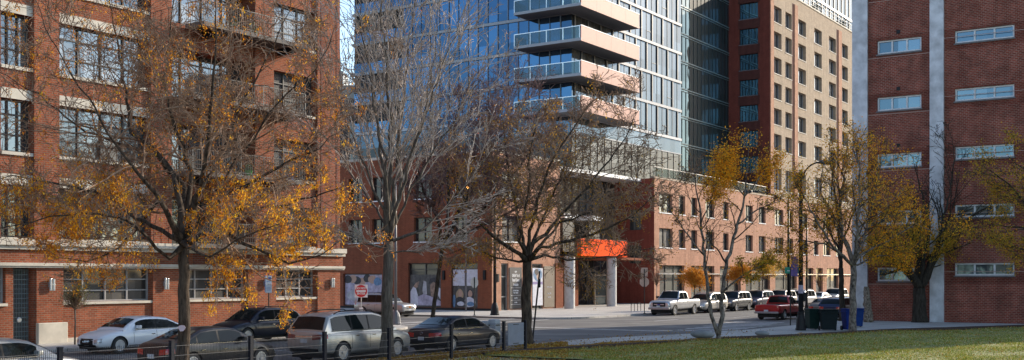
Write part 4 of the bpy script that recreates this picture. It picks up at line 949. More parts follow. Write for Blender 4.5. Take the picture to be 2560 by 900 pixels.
        for f in (sp['win'][-1][0]+.015, sp['win'][-2][0]+.015):
            hdl = MB(); yy = hw*.985; x = X(f)
            hdl.box(x, x+.17, (yy if sg > 0 else -yy-.035), (yy+.035 if sg > 0 else -yy), zb-.19, zb-.16); hdl.build('door_handle', chrome if 'chrome' in opts or 'ch' in opts else pm, root)
        mi = MB(); x = X(sp['win'][-1][1]-.02); y0 = wB-.02; k = 1 if not tr else 1.35
        ys = sorted((sg*y0, sg*(y0+.24*k))); mi.box(x-.02, x+.11, ys[0], ys[1], zb+.06, zb+.06+.13*k); mi.build('side_mirror', black_trim if tr else pm, root, bevel=.02)
        patch('sill_trim', side, X(sp['wheels'][0]+.09), X(sp['wheels'][1]-.09), .29 if not tr else .45, .345 if not tr else .51, black_trim if 'chrome' not in opts else chrome, .01, nu=6, nz=1)
        if sp.get('rails'):
            r_ = MB(); a, b = sp['win'][0][0]+.06, sp['win'][-1][1]-.08; n = 8
            r_.tube([(X(lerp(a, b, i/n)), sg*(wT-.07), interp(top, lerp(a, b, i/n))+(.075 if 0 < i < n else .0)) for i in range(n+1)], .02, 5); r_.build('roof_rail', black_trim, root)
    gz = (hz-.30, hz-.08) if not tr else ((.70, 1.05) if kind == 'pickup' else (hz-.42, hz-.10)); gwid = .56 if kind == 'pickup' else .44
    patch('grille', 'f', -hw*gwid, hw*gwid, gz[0]-(.22 if 'bigrille' in opts else 0), gz[1], black_trim, nz=4)
    if 'rings' in opts:
        r_ = MB(); h_ = bvh.ray_cast(Vector((L, 0, hz-.19)), Vector((-1,0,0)))
        for i in range(4):
            c_ = (h_[0].x+.02, -.135+.09*i, hz-.19); r_.tube([(c_[0], c_[1]+.058*math.cos(q), c_[2]+.058*math.sin(q)) for q in [2*math.pi*k/14 for k in range(15)]], .009, 5)
        r_.build('badge', chrome, root)
    elif 'bar' in opts: patch('grille_bar', 'f', -hw*.44, hw*.44, (gz[0]+gz[1])/2-.025, (gz[0]+gz[1])/2+.025, chrome if 'ch' not in opts else alloy, .016); patch('badge', 'f', -.13, .13, (gz[0]+gz[1])/2-.04, (gz[0]+gz[1])/2+.04, amber_lens if 'bow' in opts else plain('badge_blue', (.03,.06,.25), .3), .022, nu=3, nz=1)
    if 'vwbadge' in opts:
        h_ = bvh.ray_cast(Vector((-L, 0, tz-.12)), Vector((1,0,0))); r_ = MB(); r_.tube([(h_[0].x-.015, .06*math.cos(q), tz-.12+.06*math.sin(q)) for q in [2*math.pi*k/14 for k in range(15)]], .008, 5); r_.build('badge', chrome, root)
    lowz = interp(sp['st'], .97, 1)
    patch('lower_intake', 'f', -hw*.62, hw*.62, lowz+.03, lowz+.13, black_trim)
    if tr:
        for fr_ in (0, 1):
            bb = MB(); x = X(1) if fr_ else X(0); z0 = .46; bb.box(x-.04 if fr_ else x-.09, x+.07 if fr_ else x+.04, -hw*.93, hw*.93, z0, z0+(.17 if fr_ else .15)); bb.build('bumper', plain('bumper_steel', (.30,.30,.31), .3, .7) if kind == 'pickup' or not fr_ else black_trim, root, bevel=.03)
    else: patch('rear_valance', 'r', -hw*.70, hw*.70, interp(sp['st'], .02, 1)+.05, interp(sp['st'], .02, 1)+.17, black_trim)
    patch('licence_plate', 'r', -.16, .16, tz-.40 if not tr else .62, tz-.26 if not tr else .74, plate_m, .014 if not tr else .13, nu=2, nz=1)
    patch('licence_plate', 'f', -.16, .16, hz-.46, hz-.34, plate_m, .02 if not tr else .14, nu=2, nz=1)
    if 'ch' in opts: patch('tailgate_trim', 'r', -.42, .42, tz-.20, tz-.15, chrome, .015)
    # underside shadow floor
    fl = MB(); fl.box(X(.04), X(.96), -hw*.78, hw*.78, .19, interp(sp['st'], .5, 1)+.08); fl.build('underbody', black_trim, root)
    # wheels
    for wf_ in sp['wheels']:
        for sg in (1, -1):
            y0 = sg*(hw-.235); tw = .22; ty = MB(); a, b = (y0, y0+sg*tw)
            ty.lathe([(wr*.62, a), (wr-.02, a), (wr, a+sg*.03), (wr, b-sg*.03), (wr-.02, b), (wr*.70, b+sg*.004), (wr*.68, b-sg*.05), (.02, b-sg*.09)], 30, 'y', (X(wf_), 0, wr))
            wo = ty.build('wheel', black_rub, root, smooth=False); normals(wo)
            rm = MB(); c_ = (X(wf_), 0, wr); yb = b-sg*.005; nsp = 10 if 'multi' in opts else (6 if tr else 5); rr_ = wr*.69
            rm.lathe([(rr_, yb-sg*.03), (rr_, yb), (rr_-.028, yb+sg*.002), (rr_-.035, yb-sg*.04)], 30, 'y', c_)
            for k in range(nsp):
                q = 2*math.pi*k/nsp+.3; ww_ = .020 if nsp < 8 else .010
                d1 = Vector((math.cos(q), 0, math.sin(q))); d2 = Vector((-math.sin(q), 0, math.cos(q)))
                C0 = Vector((c_[0], yb-sg*.012, wr)); v_ = []
                for rad, w2 in ((.03, ww_*1.1), (rr_-.02, ww_)):
                    for s2 in (-1, 1): v_.append(C0+d1*rad+d2*w2*s2)
                rm.quad(v_[0], v_[1], v_[3], v_[2])
            rm.lathe([(.055, yb-sg*.02), (.05, yb+sg*.004), (.01, yb+sg*.006)], 12, 'y', c_)
            rm.build('rim', rim_m, wo)
    return root
GN = 'cars parked along the park-side kerb'; GF = 'cars parked along the brick building kerb'; GP = 'cars parked in front of the peach building'
silver = (.40,.40,.385); white = (.66,.68,.71); blackc = (.012,.012,.014); gun = (.024,.024,.030)
car('sedan', 17.3, 28.15, 0, silver, 'silver sedan cut off at the bottom left corner of the photo', 'car', GN, .6, opts=('chrome',))
car('sedan', 25.35, 29.0, 0, blackc, 'black sedan with red tail lights behind the thick locust trunk', 'car', GN, .2, opts=('chrome','wide','multi'))
car('suv', 31.75, 28.45, 0, (.40,.395,.37), 'large silver crossover with dark tinted windows behind the black fence', 'car', GN, .55, opts=('ch','paletail','wide'))
car('sedan', 38.1, 28.3, 0, gun, 'dark grey sedan with bright red tail light, parked ahead of the silver crossover', 'car', GN, .45, opts=('chrome','wide','vwbadge'))
car('sedan', 30.1, 38.95, math.pi, white, 'white sedan facing left with five-spoke wheels in front of the brick wall', 'car', GF, .1, opts=('chrome','rings','bigrille'))
car('wagon', 37.9, 40.0, math.pi, (.012,.016,.028), 'dark blue-black wagon with roof rails in front of the brick wall', 'car', GF, .3, opts=('chrome','multi'))
s, t = ST(-9.9, 87.3); car('boxy', s, t, -math.pi/2+.02, (.36,.37,.37), 'silver-grey boxy sport utility on the side street behind the DO NOT ENTER sign', 'car', None, .4, opts=('bar','bow','ch'))
car('pickup', 84.0, 40.0, math.pi, (.46,.47,.48), 'bright silver crew cab pickup truck with black grille beside the stop sign', 'pickup truck', GP, .5, name='pickup_truck', opts=('bar','ch'))
car('van', 90.5, 40.05, math.pi, (.42,.40,.36), 'pale champagne minivan parked directly behind the silver pickup', 'minivan', GP, .3, name='minivan')
car('boxy', 96.3, 40.0, math.pi, (.07,.075,.085), 'dark grey sport utility behind the champagne minivan', 'car', GP, .4, opts=('ch',))
car('boxy', 102.2, 40.0, math.pi, (.05,.05,.08), 'dark bluish sport utility third behind the pickup, left of the red truck cab', 'car', GP, .4, opts=('ch',))
car('boxy', 108.4, 40.0, math.pi, (.28,.26,.24), 'brownish silver sport utility seen above the red truck cab', 'car', GP, .4)
car('van', 114.2, 40.0, math.pi, (.5,.5,.5), 'white van half hidden behind the thick street lamp post', 'minivan', GP, .1, name='minivan')
car('sedan', 119.9, 40.0, math.pi, (.55,.57,.57), 'white sedan parked far down the street right of the street lamp post', 'car', GP, .1)
car('boxy', 125.6, 40.0, math.pi, (.42,.42,.40), 'pale silver sport utility farthest down the parked row', 'car', GP, .3)
car('oldpickup', 79.25, 29.3, 0, (.36,.010,.012), 'dark red pickup truck seen from behind at the crossing', 'pickup truck', None, .2, name='pickup_truck', opts=())
car('sedan', 86.9, 28.2, 0, (.16,.13,.10), 'brown-grey coupe with red tail light behind the trash bins', 'car', None, .4, opts=('wide',))
car('sedan', 93.2, 28.4, 0, (.10,.11,.12), 'dark grey sedan ahead of the brown-grey coupe, only its roof showing', 'car', None, .4)
car('crossover', 80.6, 25.3, 0, (.012,.022,.065), 'dark blue crossover behind the blue recycling bin', 'car', None, .4, opts=('chrome',))
# ------------------------------------------------------------------ TREES
def rot_about(v, ax, a): return Matrix.Rotation(a, 3, ax) @ v
def grow(rng, out, tips, p, d, L, r, lvl, P):
    n = max(2, int(L/P['step'][lvl])); pts = [p]; rad = [r]; d = d.normalized(); tr_ = P.get('trop', [0]*6)[lvl]; wb = P['wob'][lvl]
    r1 = max(P['rmin'], r*P['taper'])
    for i in range(n):
        d = (d + Vector((rng.gauss(0,wb), rng.gauss(0,wb), rng.gauss(0,wb)+tr_))).normalized(); p = p + d*(L/n); pts.append(p); rad.append(lerp(r, r1, (i+1)/n))
    out.append((pts, rad, lvl)); kids(rng, out, tips, pts, rad, L, lvl, P)
def kids(rng, out, tips, pts, rad, L, lvl, P):
    if lvl >= P['levels']:
        tips.append((pts[-1], (pts[-1]-pts[-2]).normalized())); tips.append((pts[len(pts)//2], (pts[-1]-pts[-2]).normalized())); return
    k = P['kids'][lvl]; k = int(k*rng.uniform(.75, 1.25)+.5)
    for i in range(k):
        f = lerp(P.get('from', .25), 1, (i+rng.random())/k); x = f*(len(pts)-1); j = min(int(x), len(pts)-2); q = pts[j].lerp(pts[j+1], x-j); rr = lerp(rad[j], rad[j+1], x-j)
        d = (pts[j+1]-pts[j]).normalized(); ax = rot_about(d.orthogonal(), d, rng.uniform(0, 6.283)); ang = R(rng.uniform(*P['ang'][lvl]))
        nd_ = rot_about(d, ax, ang)
        if P.get('lift'): nd_.z += P['lift']; nd_.normalize()
        grow(rng, out, tips, q, nd_, L*P['ratio'][lvl]*rng.uniform(.6, 1.15)*(1.15-.5*f), max(P['rmin'], rr*P.get('rk', .55)), lvl+1, P)
def wood(segs, minlvl, maxlvl):
    m = MB()
    for pts, rad, lvl in segs:
        if minlvl <= lvl <= maxlvl: m.tube(pts, rad, 10 if lvl <= 0 else (6 if lvl == 1 else (4 if lvl == 2 else 3)), cap=lvl < 2)
    return m
def leaves(rng, tips, mat, root, n, size, clump=5, droop=.6, keep=None, asp=.35, name='foliage', spread=.08):
    m = MB(); T = [q for q in tips if keep is None or rng.random() < keep(q[0])]
    if not T: return
    k = 0
    while k < n:
        p, d = rng.choice(T)
        for i in range(clump):
            c_ = p + Vector((rng.gauss(0,spread), rng.gauss(0,spread), rng.gauss(0,spread)-droop*abs(rng.gauss(0,spread))*1.5)); L = size*rng.uniform(.6, 1.3)
            a = (Vector((rng.gauss(0,1), rng.gauss(0,1), rng.gauss(0,1)-droop*1.5))).normalized()*L; b = a.cross(Vector((rng.gauss(0,1), rng.gauss(0,1), rng.gauss(0,1)))).normalized()*L*asp
            m.quad(c_-a*.5, c_+b*.5, c_+a*.5, c_-b*.5); k += 1
    return m.build(name, mat, root)
b_dark = bark('bark_dark', (.018,.013,.010), (.10,.075,.055), 11); b_grey = bark('bark_grey', (.05,.042,.035), (.16,.135,.11)); b_twig = bark('bark_twig', (.12,.068,.042), (.38,.25,.165), 3)
b_pale = bark('bark_pale_twig', (.17,.135,.11), (.56,.47,.40), 6); b_purp = bark('bark_purple_twig', (.12,.07,.06), (.30,.195,.175), 3); b_birch = bark('bark_birch', (.022,.017,.014), (.26,.215,.18), 8, .6)
b_black = bark('bark_blackish', (.018,.015,.012), (.06,.05,.04))
lf_gold = leafmat('leaf_gold', [(0,(.28,.08,.015)),(.35,(.62,.20,.02)),(.65,(.80,.33,.025)),(.88,(.88,.52,.05)),(1,(.26,.11,.02))], .5)
lf_olive = leafmat('leaf_olive', [(0,(.30,.18,.02)),(.35,(.72,.42,.03)),(.7,(.70,.30,.02)),(1,(.22,.13,.03))])
lf_orange = leafmat('leaf_orange', [(0,(.50,.17,.015)),(.4,(.88,.34,.02)),(.75,(.92,.50,.04)),(1,(.40,.28,.05))])
lf_mixed = leafmat('leaf_mixed', [(0,(.20,.16,.03)),(.35,(.42,.31,.04)),(.7,(.70,.34,.035)),(1,(.28,.17,.04))])
lf_red = leafmat('leaf_red', [(0,(.35,.05,.02)),(1,(.5,.12,.03))]); lf_green = leafmat('leaf_green', [(0,(.05,.06,.02)),(.6,(.11,.12,.04)),(1,(.18,.17,.06))])
def tree(name, label, px, py, t0, limbs, P, seed, trunk_r, fork, m_tr, m_tw, cat='tree', z0=.11, flare=1.35, place=None, wob=.018, group=None):
    # limbs: lists of (pixel x, pixel y, distance offset in metres, radius) read off the photograph, each with its own depth
    rng = random.Random(seed)
    if place: s, t = place
    else:
        Y = t0; s, t = ST((px-1280)/F*Y, Y)
    base = W(s, t, z0); Y = base.y; root = thing(name, label, cat, base.x, base.y, z0, 0, group, world=True)
    to = lambda p: p-base
    segs = []; tips = []; f = to(P3(fork[0], fork[1], Y)); n = 9; pts = []; rad = []
    for i in range(n+1):
        q = i/n; p = Vector((0,0,-.05)).lerp(f, q) + Vector((rng.gauss(0,wob), rng.gauss(0,wob), 0))*(0 if i in (0, n) else 1); pts.append(p); rad.append(trunk_r*(1+(flare-1)*max(0, 1-q*6))*(1-.22*q))
    segs.append((pts, rad, 0))
    for lb in limbs:
        pp = [f] if not lb[0][4:] else []
        pr = [min(lb[0][3]*1.25, trunk_r*.8)] if pp else []
        for q in lb: pp.append(to(P3(q[0], q[1], Y+q[2]))); pr.append(q[3]*P.get('rs', 1))
        sm = []; sr = []
        for i in range(len(pp)-1):
            k = max(2, int((pp[i+1]-pp[i]).length/.35))
            for j in range(k):
                g = j/k; sm.append(pp[i].lerp(pp[i+1], g)+Vector((rng.gauss(0,.035), rng.gauss(0,.035), rng.gauss(0,.035)))*(1 if i or j else 0)); sr.append(lerp(pr[i], pr[i+1], g))
        sm.append(pp[-1]); sr.append(pr[-1]); L = sum((sm[i+1]-sm[i]).length for i in range(len(sm)-1))
        segs.append((sm, sr, 1)); kids(rng, segs, tips, sm, sr, L, 1, P)
    wood(segs, 0, 0).build('trunk', m_tr, root, smooth=True)
    wood(segs, 1, 1).build('limbs', m_tr, root, smooth=True)
    wood(segs, 2, 9).build('twigs', m_tw, root)
    return root, tips, rng, base
# T1: the big locust in front of the brick building
P1 = dict(levels=4, kids=[0,17,9,6,0], step=[.4,.4,.30,.18,.15], wob=[0,.1,.20,.24,.28], taper=.35, rmin=.0085, ratio=[0,.36,.50,.52,.5], ang=[(0,0),(35,75),(30,75),(30,80),(30,80)], trop=[0,0,.03,.0,-.02], rk=.55, lift=.12, rs=.6)
limbs = [
 [(430,560,-.6,.15),(395,490,-1.2,.12),(345,430,-1.6,.09),(270,330,-2.0,.06),(200,215,-2.2,.04),(110,60,-2.4,.02),(70,-40,-2.4,.012)],
 [(450,520,.3,.15),(435,430,.8,.12),(330,330,1.4,.09),(310,200,1.9,.06),(285,60,2.0,.04),(270,-60,2.0,.015)],
 [(470,540,.8,.16),(480,430,1.0,.12),(440,330,.6,.09),(410,200,.2,.06),(430,60,0,.035),(440,-60,0,.015)],
 [(500,590,-.8,.13),(570,586,-1.4,.11),(640,628,-2.0,.08),(720,655,-2.2,.05),(800,640,-2.4,.03),(850,600,-2.4,.016)],
 [(485,560,.2,.13),(560,490,.2,.10),(640,450,0,.08),(720,400,-.2,.055),(800,370,-.4,.03),(850,330,-.4,.014)],
 [(480,500,1.0,.13),(545,420,1.6,.10),(580,310,2.0,.07),(640,190,2.0,.05),(700,80,2.0,.03),(740,-40,2.0,.012)],
 [(425,590,.4,.12),(340,540,1.0,.09),(240,480,1.2,.07),(130,455,1.4,.05),(30,440,1.4,.03),(-80,470,1.4,.015)],
 [(420,640,-.5,.09),(345,570,-1.3,.07),(250,530,-1.8,.05),(120,545,-2.0,.035),(0,570,-2.0,.02)],
 [(500,470,-1.0,.11),(520,350,-1.8,.08),(530,220,-2.2,.06),(540,90,-2.4,.04),(530,-40,-2.4,.015)],
 [(540,520,1.2,.09),(640,520,2.2,.07),(750,500,2.8,.05),(850,470,3.0,.03)],
 [(460,470,1.6,.12),(380,380,2.6,.09),(210,330,3.2,.06),(100,240,3.4,.04),(-40,160,3.4,.02)],
 [(470,620,-1.2,.08),(520,640,-2.2,.05),(590,600,-3.0,.035),(700,560,-3.4,.02)],
 [(400,500,2.0,.08),(300,620,3.0,.045),(215,655,3.4,.03),(120,640,3.6,.018)],
 [(590,400,.5,.06),(690,260,.3,.045),(790,180,0,.03),(840,60,0,.015)]]
r1, tips, rng, base1 = tree('locust_tree', 'large locust tree with golden leaves and thick trunk before the black sedan', 457, 0, 32.5, limbs, P1, 7, .195, (462, 612), b_dark, b_twig, z0=.11)
def k1(p):
    q = p+base1; x = 1280+q.x/q.y*F; y = HY-(q.z-CAMH)/q.y*F
    if x > 850 and y > 650: return 0
    v = .38 + .62*max(0, min(1, (y-330)/230)); 
    v = v
    return v*(.42+.58*math.sin(x*.021+2)*math.sin(y*.03))*(.5 if x > 560 else 1)*(1.3 if x < 330 and y > 430 else 1)
leaves(rng, tips, lf_gold, r1, 31000, .074, 8, 1.0, k1, .34, spread=.06)
lf_bright = leafmat('leaf_bright_gold', [(0,(.50,.18,.015)),(.4,(.86,.40,.02)),(.8,(.92,.58,.05)),(1,(.50,.22,.03))], .5)
def k1b(p):
    q = p+base1; x = 1280+q.x/q.y*F; y = HY-(q.z-CAMH)/q.y*F
    return 0 if (x > 850 and y > 650) else (1 if (x < 860 and y > 440) else .05)*(1 if math.sin(x*.045+1)*math.sin(y*.05+x*.01) > -.05 else .05)
leaves(rng, tips, lf_bright, r1, 11000, .085, 9, 1.1, k1b, .34, spread=.05, name='golden_foliage')
# paper heart tied on the trunk
q = P3(453, 821, 31.9+.3); hv = MB(); hpts = [(-.10,.02),(-.06,.07),(.0,.085),(.07,.075),(.11,.02),(.05,-.07),(-.03,-.08)]
hv.prism(hpts, -.004, .004); ho = hv.build('paper_tag', plain('tag_pink', (.50,.40,.45), .7)); ho.location = (q.x, 32.5-.27, q.z); ho.rotation_euler = (R(90), 0, 0); ho.scale = (1.1,)*3; tag(ho, 'pale pink paper tag fixed to the thick locust trunk', 'tag')
# T2: upright bare maple
P2 = dict(levels=4, kids=[0,12,6,4,0], step=[.4,.5,.35,.25,.2], wob=[0,.05,.07,.10,.14], taper=.3, rmin=.0105, ratio=[0,.45,.5,.5,.5], ang=[(0,0),(16,40),(18,45),(20,50),(20,50)], trop=[0,.02,.05,.05,.04], rk=.55, rs=.6, **{'from': .18})
limbs = [
 [(962,480,.3,.12),(950,330,.6,.085),(925,180,.8,.055),(905,40,.9,.03),(895,-60,1,.014)],
 [(975,470,-.4,.13),(975,300,-.7,.10),(965,150,-.9,.07),(950,10,-1,.04),(945,-80,-1,.02)],
 [(985,480,.5,.12),(1000,320,.8,.09),(1015,170,1.0,.06),(1035,30,1.1,.035),(1045,-60,1.1,.015)],
 [(990,520,-.6,.10),(1030,380,-1.1,.075),(1075,250,-1.4,.05),(1120,130,-1.5,.03),(1165,10,-1.5,.014)],
 [(955,530,-.5,.09),(915,420,-.9,.065),(870,310,-1.1,.045),(815,190,-1.2,.03),(760,70,-1.2,.014)],
 [(960,560,.8,.08),(905,470,1.4,.055),(850,390,1.8,.035),(790,320,2.0,.018)],
 [(990,560,.2,.09),(1030,470,.3,.07),(1090,370,.3,.05),(1150,280,.2,.03),(1210,180,.1,.014)],
 [(985,600,-.3,.10),(1060,570,-.4,.08),(1110,530,-.4,.06),(1170,450,-.5,.04),(1230,370,-.5,.02)],
 [(970,440,1.3,.08),(985,270,1.7,.06),(990,100,1.9,.04),(1000,-60,2.0,.015)],
 [(965,420,-1.2,.09),(935,260,-1.7,.06),(915,110,-1.9,.035),(880,-40,-2,.014)],
 [(985,630,.4,.05),(1050,630,.9,.03),(1110,600,1.3,.025),(1160,610,1.5,.012)],
 [(955,620,-.3,.05),(900,610,-.8,.035),(850,570,-1.1,.02),(800,560,-1.2,.01)],
 [(1010,430,-.3,.08),(1060,300,-.5,.055),(1085,150,-.6,.035),(1100,0,-.6,.015)]]
r2, tips, rng, base2 = tree('maple_tree', 'bare upright maple with pale twigs in front of the silver crossover', 967, 0, 41.4, limbs, P2, 12, .235, (970, 600), b_grey, b_pale, flare=1.5)
leaves(rng, tips, lf_red, r2, 110, .07, 1, .5, None, .7)
# a second bare tree with fine purple twigs, further right, leaning out from behind
P3b = dict(levels=4, kids=[0,24,12,6,0], step=[.4,.5,.35,.25,.2], wob=[0,.06,.11,.14,.18], taper=.3, rmin=.0105, ratio=[0,.38,.5,.52,.5], ang=[(0,0),(20,50),(22,55),(22,55),(20,50)], trop=[0,.02,.03,.03,.0], rk=.5)
limbs = [
 [(1135,560,0,.09),(1180,470,.2,.07),(1220,370,.4,.05),(1250,280,.5,.025)],
 [(1120,540,.6,.08),(1120,440,1.2,.06),(1130,330,1.6,.04),(1150,250,1.8,.02)],
 [(1150,580,-.6,.08),(1230,500,-1.2,.06),(1300,420,-1.6,.04),(1350,330,-1.8,.02)],
 [(1140,590,.8,.07),(1220,560,1.5,.05),(1290,520,2.0,.035),(1370,470,2.2,.015)],
 [(1100,560,-.9,.07),(1060,480,-1.6,.05),(1040,400,-2.0,.03)],
 [(1150,520,1.4,.07),(1200,420,2.2,.05),(1260,330,2.6,.03),(1300,250,2.8,.015)]]
P3b['levels'] = 4
r2b, tips, rng, b2b = tree('purple_twig_tree', 'bare tree with dense fine purple twigs between the pale maple and dark locust', 1085, 0, 52.5, limbs, P3b, 21, .11, (1105, 625), b_dark, b_purp, place=ST((1072-1280)/F*53.5, 53.5), flare=1.2, z0=.006)
leaves(rng, tips, lf_orange, r2b, 300, .06, 2, .5, None, .6)
# T3: dark locust in the middle
limbs = [
 [(1300,640,-.6,.15),(1240,600,-1.2,.12),(1200,560,-1.6,.09),(1150,480,-1.8,.055),(1120,400,-2,.02)],
 [(1330,610,.4,.17),(1375,570,.8,.14),(1430,510,1.2,.10),(1500,430,1.5,.07),(1560,350,1.6,.045),(1600,270,1.7,.02)],
 [(1322,600,-.3,.13),(1345,500,-.6,.11),(1380,400,-.9,.08),(1440,310,-1.1,.05),(1480,250,-1.2,.02)],
 [(1310,610,.9,.13),(1290,520,1.5,.10),(1270,420,1.9,.07),(1260,330,2.1,.04),(1250,260,2.1,.02)],
 [(1350,620,-1.0,.12),(1430,600,-1.6,.10),(1520,570,-2.0,.075),(1590,530,-2.2,.05),(1650,480,-2.4,.025)],
 [(1360,640,.8,.10),(1440,650,1.4,.07),(1540,640,1.8,.05),(1630,620,2.0,.025)],
 [(1300,600,-1.3,.10),(1320,480,-2.0,.08),(1330,370,-2.4,.05),(1350,270,-2.6,.02)],
 [(1300,655,.5,.09),(1240,640,1.0,.07),(1170,620,1.4,.045),(1100,640,1.5,.02)],
 [(1400,560,1.6,.08),(1500,520,2.3,.06),(1600,460,2.7,.04),(1690,470,2.9,.015)],
 [(1350,560,2.0,.09),(1400,450,2.7,.07),(1430,360,3.0,.04),(1420,290,3.0,.02)]]
PM = dict(P1); PM.update(kids=[0,16,9,6,0], rmin=.0115, wob=[0,.1,.16,.2,.24], ratio=[0,.34,.5,.52,.5])
def k3(p):
    q = p+base3; x = 1280+q.x/q.y*F; y = HY-(q.z-CAMH)/q.y*F; return (.30+.70*(x < 1500))*(.4+.6*(y > 420))*(.5+.5*math.sin(x*.025)*math.sin(y*.025+1))
PM['levels'] = 4
base3 = Vector(W(*ST((1316-1280)/F*49.7, 49.7), .11))


r3, tips, rng, _b = tree('locust_tree', 'dark branched locust tree with olive yellow leaves in front of the recessed entrance', 1316, 0, 49.7, limbs, PM, 33, .25, (1318, 650), b_dark, b_twig, flare=1.35)
leaves(rng, tips, lf_olive, r3, 9500, .09, 7, .9, k3, .36, spread=.11)
ang2 = [(0,0),(30,60),(30,65),(30,70),(30,60)]
# T4: twin trunked river birch on the leafy bed
P4 = dict(levels=4, kids=[0,11,6,4,0], step=[.4,.4,.3,.22,.18], wob=[0,.08,.12,.16,.2], taper=.35, rmin=.009, ratio=[0,.28,.5,.5,.5], ang=ang2, trop=[0,0,.05,.02,0], rk=.5, **{'from': .35})
limbs = [
 [(1778,790,0,.085),(1770,740,0,.08),(1762,640,.1,.06),(1752,560,.1,.055),(1745,490,.2,.035),(1735,430,.2,.02)],
 [(1803,790,.1,.11),(1806,730,.1,.10),(1820,650,.2,.085),(1845,560,.3,.065),(1862,490,.4,.045),(1868,420,.4,.025),(1872,365,.4,.012)],
 [(1806,730,.1,.06),(1850,690,-.5,.035),(1930,655,-.9,.018)],
 [(1762,640,.1,.045),(1700,560,.7,.03),(1660,500,1.0,.016)],
 [(1752,560,.1,.035),(1790,470,-.6,.025),(1800,420,-.9,.012)],
 [(1862,490,.4,.04),(1910,430,.9,.025),(1935,390,1.0,.012)],
 [(1862,490,.4,.04),(1825,430,-.4,.025),(1800,385,-.7,.012)],
 [(1845,560,.3,.045),(1900,520,1.2,.03),(1960,500,1.6,.014)]]
for l in limbs[2:]: l[0] = l[0]+(1,)
r4, tips, rng, b4 = tree('birch_tree', 'slender twin trunked birch with sparse orange crown between the two boulders', 1795, 0, 52.6, limbs, P4, 41, .13, (1796, 838), b_birch, b_dark, flare=1.15)
def k4(p):
    q = p+b4; x = 1280+q.x/q.y*F; y = HY-(q.z-CAMH)/q.y*F
    return 1 if (1765 < x < 1960 and y < 490) else .03
leaves(rng, tips, lf_orange, r4, 9000, .085, 4, .3, k4, .6, spread=.24)
def k4b(p):
    q = p+b4; x = 1280+q.x/q.y*F; y = HY-(q.z-CAMH)/q.y*F
    return .6 if (y > 600 and x > 1830) else .05
leaves(rng, tips, lf_mixed, r4, 2200, .10, 3, .3, k4b, .6, name='lower_foliage')
# T5: multi stem birch with orange green crown by the bins
P5 = dict(levels=4, kids=[0,9,6,4,0], step=[.4,.4,.3,.22,.18], wob=[0,.08,.14,.16,.2], taper=.35, rmin=.0115, ratio=[0,.36,.5,.5,.5], ang=ang2, trop=[0,0,.04,.02,0], rk=.5, **{'from': .25})
limbs = [
 [(2122,635,.1,.13),(2108,590,.2,.10),(2100,520,.3,.09),(2110,430,.3,.06),(2120,340,.3,.02)],
 [(2142,640,.2,.11),(2157,600,.5,.08),(2175,540,.8,.065),(2195,460,.9,.04),(2200,400,1,.02)],
 [(2105,640,-.5,.08),(2070,600,-1.0,.055),(2040,550,-1.3,.05),(2010,490,-1.4,.025),(1990,440,-1.4,.012)],
 [(2120,620,.8,.09),(2090,560,1.5,.06),(2050,480,1.9,.04),(2060,400,2,.02)],
 [(2150,640,-.5,.07),(2220,600,-1.0,.05),(2290,560,-1.3,.03),(2350,580,-1.4,.014)],
 [(2140,590,-1.0,.08),(2150,500,-1.6,.06),(2150,420,-1.9,.04),(2130,370,-2,.02)],
 [(2110,640,.3,.07),(2060,610,.9,.05),(2000,600,1.3,.03),(1960,640,1.4,.014)],
 [(2150,600,1.0,.07),(2210,530,1.6,.05),(2260,470,1.9,.03)],
 [(2145,660,.6,.05),(2200,640,.9,.035),(2250,640,1.1,.015)]]
r5, tips, rng, b5 = tree('birch_tree', 'orange and green birch with peeling spotted trunk in front of the blue bin', 2131, 0, 59.6, limbs, P5, 51, .205, (2133, 665), b_birch, b_dark, flare=1.2)
hi = lambda p: max(0, min(1, (3.1+p.z-4.2)/2.5))
leaves(rng, tips, lf_orange, r5, 15000, .09, 4, .3, lambda p: hi(p)*.9+.1, .65, spread=.24)
leaves(rng, tips, lf_mixed, r5, 6000, .08, 4, .3, lambda p: 1.05-hi(p), .65, spread=.22, name='lower_foliage')
# T5b second trunk just behind
P5b = dict(P5); P5b['kids'] = [0,8,5,3,0]
limbs = [[(2100,600,0,.11),(2092,520,.2,.08),(2080,440,.3,.05),(2085,380,.3,.02)], [(2098,620,.6,.08),(2060,560,1.2,.05),(2030,520,1.4,.02)], [(2104,610,-.5,.08),(2130,540,-1.1,.06),(2160,470,-1.3,.02)]]
rb, tips, rng, bb = tree('street_tree', 'dark trunked street tree directly behind the spotted birch trunk', 2106, 0, 76.0, limbs, P5b, 57, .21, (2102, 670), b_black, b_dark, place=ST((2106-1280)/F*76, 76))
leaves(rng, tips, lf_orange, rb, 1200, .14, 5, .3, None, .65, spread=.2)
# T6: old dark tree against the right building
limbs = [
 [(2280,690,-.3,.26),(2240,655,-.6,.20),(2210,640,-.9,.12),(2170,600,-1.2,.05)],
 [(2298,680,.1,.25),(2296,620,.1,.18),(2290,560,.2,.12),(2285,500,.2,.05)],
 [(2318,690,-.2,.24),(2335,640,-.4,.18),(2350,580,-.6,.10),(2372,500,-.8,.06),(2385,400,-1,.03),(2380,330,-1,.012)],
 [(2325,660,.2,.16),(2350,600,.2,.12),(2385,520,.2,.08),(2420,440,.2,.05),(2440,370,.2,.02)],
 [(2335,640,-.8,.12),(2370,590,-1.3,.09),(2430,540,-1.6,.06),(2500,500,-1.8,.02)],
 [(2310,650,-.8,.12),(2325,560,-1.3,.08),(2300,470,-1.6,.05),(2285,410,-1.8,.02)],
 [(2270,670,-1.0,.12),(2230,600,-1.7,.08),(2200,560,-2.0,.04)],
 [(2360,620,.0,.08),(2400,600,-.2,.05),(2440,600,-.4,.02)]]
P6 = dict(P5); P6.update(kids=[0,9,5,3,0], rmin=.012, trop=[0,0,.04,.04,.02], wob=[0,.06,.08,.1,.12], ang=[(0,0),(25,60),(25,60),(25,60),(20,50)])
